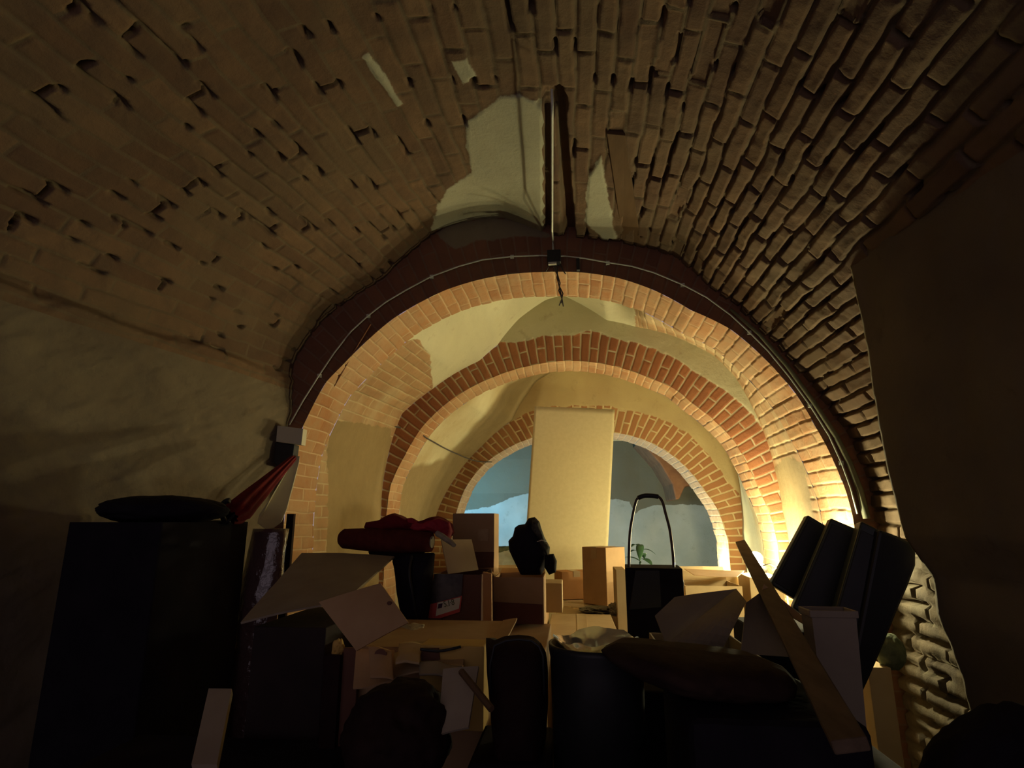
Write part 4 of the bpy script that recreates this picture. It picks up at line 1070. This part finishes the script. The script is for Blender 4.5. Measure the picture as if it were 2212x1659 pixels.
for k, (x0, x1, y0, Yk, lab) in enumerate([(700, 735, 1415, 1.60, 'leftmost of two narrow dark boards standing in front, under the tilted sheet'), (742, 775, 1400, 1.62, 'second narrow dark board standing in front, nearer the creased carton')]):
    o = mesh_obj('wooden_board', *boxv((at(x0, y0, Yk).x, Yk, FL), (at(x1, y0, Yk).x - at(x0, y0, Yk).x, 0, 0), (0, 0.015, 0), (0, 0, at(x0, y0, Yk).z - FL)), M['darkbrown'] if k == 0 else M['carddark'], None, bevel=0.002)
    tag(o, lab, 'board')

# ---- big box at left with grey lid flap ---------------------------------------------
rt = carton('cardboard_box', 'very large dark carton at the left with a broad greyish lid flap', (545, 1392), (702, 1392), 1.72, FL, 0.40, simple('blackish_card', (0.035, 0.024, 0.022), (0.022, 0.015, 0.015), 0.9, 5), opened=False, ztop=0.80, tape=False)  # carton in an overall blackish brown
mesh_obj('lid_flap', *sheet([at(520, 1346, 1.72), at(742, 1302, 1.70), at(852, 1203, 2.20), at(652, 1196, 2.25)], 0.006, 14, 14, 0.012), M['cardgrey'], rt)
# dark box under the lid (visible face right of the tilted sheet)
# tall black holdall hanging beside the printed box
sil = [(848, 1205), (880, 1196), (940, 1194), (936, 1240), (930, 1300), (924, 1344), (905, 1348), (882, 1342), (868, 1320), (858, 1280)]
p0 = at(903, 1346, 2.2)
root = thing('holdall', 'slim black holdall standing between the grey lid and printed box', 'bag', p0)
mesh_obj('body', *pillow(sil, 2.24, 0.06, 12), M['blackcloth'], root, True)
mesh_obj('strap', *tubev(sag([at(890, 1200, 2.2), at(884, 1240, 2.17), at(892, 1290, 2.17), at(900, 1340, 2.2)], 6), 0.006), M['black'], root, True)
o = carton('cardboard_box', 'dark carton standing under the slim black holdall', (838, 1352), (932, 1350), 2.12, FL, 0.30, 'carddark', tape=False)
# pale wall-side board behind holdall
# red rolled rug + cloth
Yr_ = 2.30
a, b = at(736, 1163, Yr_), at(932, 1171, Yr_ - 0.05)
root = thing('rolled_rug', 'dark red rolled rug lying across the black holdall', 'rug', (a + b) / 2)
mesh_obj('roll', *tubev([a, a + (b - a) * 0.04, a + (b - a) * 0.35, a + (b - a) * 0.7, b], lambda t: [0.026, 0.038, 0.045, 0.046, 0.036][int(round(t * 4))], 20), M['rug'], root, True)
d = (b - a).normalized()
mesh_obj('end_lining', *tubev([b, b + d * 0.004], 0.022, 20), M['rugend'], root)
mesh_obj('lower_fold', *tubev([at(800, 1186, Yr_), at(860, 1192, Yr_), at(915, 1190, Yr_)], lambda t: 0.025 - 0.01 * abs(t - .5), 16), M['darkbrown'], root, True)
def redcloth(ol, Y, th, mat, seed): return pillow(ol, Y, th, seed, 10, 0.014), mat
o = mesh_obj('crumpled_cloth', *pillow([(786, 1140), (790, 1128), (818, 1124), (838, 1112), (852, 1108), (868, 1114), (884, 1126), (905, 1134), (925, 1122), (945, 1114), (962, 1120), (978, 1132), (982, 1150), (976, 1160), (930, 1150), (860, 1148), (810, 1148)], 2.31, 0.05, 61, 12, 0.03), M['red'], None, True)
tag(o, 'crumpled dark red cloth heaped on top of the rolled rug', 'cloth')
o = mesh_obj('crumpled_cloth', *pillow([(876, 1120), (890, 1118), (900, 1132), (925, 1124), (950, 1118), (972, 1128), (978, 1148), (972, 1166), (960, 1154), (930, 1146), (900, 1148), (884, 1142)], 2.27, 0.025, 62, 10, 0.03), M['redbright'], None, True)
tag(o, 'brighter red cloth scrap folded over the right end of the rug', 'cloth')
o = mesh_obj('paper_roll', *tubev([at(945, 1152, 2.26), at(975, 1172, 2.2), at(981, 1178, 2.18)], lambda t: 0.012 - 0.004 * t, 10), M['rugend'], None)
tag(o, 'small pale rolled paper poking out beside the red cloth', 'paper')

# ---- umbrella, white board, wrap and box on the left pier ---------------------------
ua, ub = at(500, 1118, 2.10), at(634, 990, 2.60)
root = thing('umbrella', 'closed dark red umbrella leaning against the left pier, hook handle down', 'umbrella', at(487, 1120, 2.08))
n = 24; V, F = [], []
axis = (ub - ua); Lx = axis.length; axis.normalize()
s1 = axis.cross(Vector((0, 1, 0.2))).normalized(); s2 = axis.cross(s1).normalized()
rows = 26
for i in range(rows):
    t = i / (rows - 1)
    r_ = 0.048 * min(1, t * 6 + 0.5) * (1 - 0.72 * t)
    for k in range(48):
        w_ = 2 * math.pi * k / 48
        rr = r_ * (1 + 0.18 * math.cos(8 * w_ + 3 * t))
        V.append(ua + axis * Lx * t + s1 * rr * math.cos(w_) + s2 * rr * math.sin(w_))
for i in range(rows - 1):
    for k in range(48): F.append((i * 48 + k, i * 48 + (k + 1) % 48, (i + 1) * 48 + (k + 1) % 48, (i + 1) * 48 + k))
mesh_obj('canopy', V, F, M['red'], root, True)
mesh_obj('shaft', *tubev([ua - axis * 0.03, ub + axis * 0.02], 0.005), M['black'], root, True)
mesh_obj('handle', *tubev(sag([ua - axis * 0.02, at(488, 1128, 2.08), at(480, 1112, 2.06), at(479, 1095, 2.05), at(486, 1084, 2.05), at(496, 1081, 2.05)], 5), 0.010, 10), M['black'], root, True)
o = mesh_obj('ironing_board', *prism([at(x, y, Yy) for x, y, Yy in ((638, 986, 3.02), (648, 985, 3.02), (646, 1000, 3.0), (634, 1050, 2.9), (620, 1100, 2.8), (608, 1128, 2.75), (592, 1140, 2.72), (572, 1142, 2.7), (556, 1130, 2.7), (560, 1112, 2.73), (588, 1070, 2.8), (612, 1028, 2.9), (628, 1002, 2.98))], (-0.01, 0.02, 0.0)), M['white'], None, bevel=0.003)
tag(o, 'narrow white tapered board leaning on the left pier beside the umbrella', 'board')
root = thing('wrapped_roll', 'glossy plastic-wrapped brown roll standing below the white board', 'roll', (at(570, 1330, 2.3).x, 2.34, FL))
wz = at(570, 1142, 2.34).z
V, F = [], []
rows = 60
for i in range(rows):
    t = i / (rows - 1); zz = FL + (wz - FL) * t
    cxx = np.interp(t, [0, 0.7, 1], [at(560, 1300, 2.34).x, at(562, 1240, 2.34).x, at(585, 1145, 2.34).x])
    for k in range(40):
        w_ = 2 * math.pi * k / 40
        q = np.array([[math.cos(w_), math.sin(w_), zz * 6]])
        rr = 0.085 * (1 - 0.25 * max(0, t - 0.8) * 5 * 0.6) + 0.008 * float(fbm(q, 2.5, 3, 4)[0])
        V.append((cxx + rr * math.cos(w_), 2.34 + rr * 0.6 * math.sin(w_), zz))
for i in range(rows - 1):
    for k in range(40): F.append((i * 40 + k, i * 40 + (k + 1) % 40, (i + 1) * 40 + (k + 1) % 40, (i + 1) * 40 + k))
F.append(tuple(range((rows - 1) * 40, rows * 40)))
mesh_obj('wrap', V, F, M['wrap'], root, True)
o = mesh_obj('wooden_board', *boxv((at(618, 1132, 2.75).x, 2.75, FL), (0.035, 0, 0), (0, 0.02, 0), (0, 0, at(620, 1110, 2.75).z - FL)), M['darkbrown'], None)
tag(o, 'dark upright slat against the left pier behind the white board', 'board')
# white box over a black speaker on the pier
root = thing('fuse_box', 'small white box fixed on the left pier of the first arch', 'electrical box', at(625, 960, 2.96))
fw = [at(x, y, 2.96) for x, y in ((599, 919), (655, 926), (651, 961), (596, 954))]
mesh_obj('cover', *prism(fw, (0, 0.05, 0)), M['white'], root, bevel=0.002)
fw = [at(x, y, 2.985) for x, y in ((594, 955), (636, 960), (632, 992), (600, 1010), (592, 1000))]
mesh_obj('lower_casing', *prism(fw, (0, 0.06, 0)), M['black'], root, bevel=0.004)

# ---- darkness at left: black covered furniture ---------------------------------------
xL0 = -1.6
xr = at(535, 1135, 2.25).x
zt = at(420, 1128, 1.75).z
root = thing('covered_cabinet', 'big black cloth covered cabinet filling the lower left', 'cabinet', ((xL0 + xr) / 2, 2.0, FL))
def drape(x0, x1, y0, y1, z0, z1, seed):
    """box-shaped cover with folds"""
    nx, nz = 60, 50
    out = []
    per = [(x1, y1), (x1, y0), (x0, y0), (x0, y1)]
    Ls = [0, abs(y1 - y0), abs(y1 - y0) + abs(x1 - x0), 2 * abs(y1 - y0) + abs(x1 - x0)]
    S = np.linspace(0, Ls[-1], 150); X = np.interp(S, Ls, [p[0] for p in per]); Y_ = np.interp(S, Ls, [p[1] for p in per])
    Z = np.linspace(z0, z1, nz)
    P = np.empty((150, nz, 3)); P[..., 0] = X[:, None]; P[..., 1] = Y_[:, None]; P[..., 2] = Z[None]
    amp = 0.03 * (1 - (Z - z0) / (z1 - z0))[None]
    Q = np.stack([S[:, None] * 5 + 0 * Z[None], Z[None] * 0.8 + 0 * S[:, None], 0 * P[..., 0]], -1)
    f = fbm(Q, 1.5, 3, seed) * amp
    P[..., 1] -= f; P[..., 0] += f * 0.6
    side = clothv(P)
    T = np.empty((40, 20, 3)); T[..., 0] = np.linspace(x0, x1, 40)[:, None]; T[..., 1] = np.linspace(y0, y1, 20)[None]
    T[..., 2] = z1; T[..., 2] += 0.02 * np.minimum(1, fbm(T, 4, 3, seed + 1)) * np.sin(np.linspace(0, math.pi, 40))[:, None]
    return joinm(side, clothv(T))
mesh_obj('cover', *drape(xL0, xr, 1.75, 2.25, FL, zt, 5), M['blackcloth'], root, True)
mesh_obj('carcass', *boxv((xL0 + 0.05, 1.80, FL), (xr - xL0 - 0.09, 0, 0), (0, 0.4, 0), (0, 0, zt - FL - 0.03)), M['blackcloth'], root)
o = mesh_obj('bin_bag', *blobv((at(330, 1120, 1.9).x, 1.95, zt + 0.04), (0.22, 0.16, 0.05), 0.10, 3, 19, 5), M['blackcloth'], None, True)
tag(o, 'low black bin bag slumped on top of the covered cabinet', 'bag')
o = mesh_obj('bin_bag', *blobv((-0.62, 1.02, 0.30), (0.34, 0.26, 0.30), 0.10, 4, 20, 5), M['blackcloth'], None, True)
tag(o, 'large black sack at the very bottom left, nearest the camera', 'bag')
o = mesh_obj('wooden_board', *sheet([at(415, 1659, 0.95), at(470, 1659, 0.95), at(502, 1494, 1.1), at(452, 1494, 1.1)], 0.012, 8, 8, 0.0), M['cardgrey'], None)
tag(o, 'pale narrow board leaning at the bottom left, in the dark', 'board')
o = mesh_obj('storage_chest', *boxv((-1.20, 1.25, FL), (0.62, 0, 0), (0, 0.42, 0), (0, 0, 0.52)), M['blackcloth'], None, bevel=0.02)
tag(o, 'black chest low at the left before the covered cabinet', 'chest')
# front dark sacks at the bottom
o = mesh_obj('bin_bag', *blobv((0.02, 0.98, 0.36), (0.20, 0.2, 0.34), 0.10, 4, 23, 5), M['blackcloth'], None, True)
tag(o, 'black sack at the bottom edge below the brown case', 'bag')

# ---- right lower corner ---------------------------------------------------------------
q = [at(x, y, 2.95) for x, y in ((1888, 1440), (1920, 1444), (1905, 1512), (1868, 1505))]
o = carton('cardboard_box', 'pale broken carton glimpsed between the black cases and stone wall', (1874, 1440), (1925, 1444), 2.70, FL, 0.18, 'card2', tape=False)
o = mesh_obj('bin_bag', *blobv(at(1922, 1408, 2.75), (0.055, 0.05, 0.065), 0.2, 4, 71, 4), M['greenjunk'], None, True)
tag(o, 'small greyish sack on the pale carton by the right wall', 'bag')
o = mesh_obj('bin_bag', *blobv((0.93, 1.46, 0.37), (0.21, 0.20, 0.33), 0.08, 4, 72, 5), M['blackcloth'], None, True)
tag(o, 'dark sack at the lower right beside the near stone wall', 'bag')

# ---- things against the back wall ------------------------------------------------------
o = mesh_obj('rubble_sack', *blobv((at(1085, 1200, 6.0).x, 6.0, 0.42), (0.42, 0.3, 0.42), 0.10, 4, 81, 5), M['greenjunk'], None, True)
tag(o, 'dusty green sack heap behind the labelled carton, below the blue wall', 'sack')
o = mesh_obj('plastic_sheet', *sheet([at(1040, 1230, 5.2), at(1120, 1230, 5.2), at(1118, 1190, 5.5), at(1060, 1202, 5.5)], 0.01, 16, 16, 0.03, 6, 0.03, 9), M['paleblue'], None, True)
tag(o, 'pale sheet catching blue light behind the labelled carton', 'sheet')
o = carton('cardboard_box', 'pale box behind the backpack and carton, under the blue-lit sheet', (1035, 1228), (1114, 1225), 4.9, FL, 0.6, 'card2', tape=False)

for o in bpy.data.objects:
    if o.parent is None and o.get('label'):
        if o.name.startswith('cardboard_box'): o['group'] = 'cardboard boxes of the heap'
        elif o.name.startswith('light_bulb'): o['group'] = 'bare bulbs along the right wall'
        elif o.name.startswith('storage_chest'): o['group'] = 'dark chests under the heap'
        elif o.name.startswith('cardboard_flap'): o['group'] = 'loose cardboard pieces in the front'
# ================================================================== tidy
for o in list(bpy.data.objects):
    if '_w' in o: del o['_w']
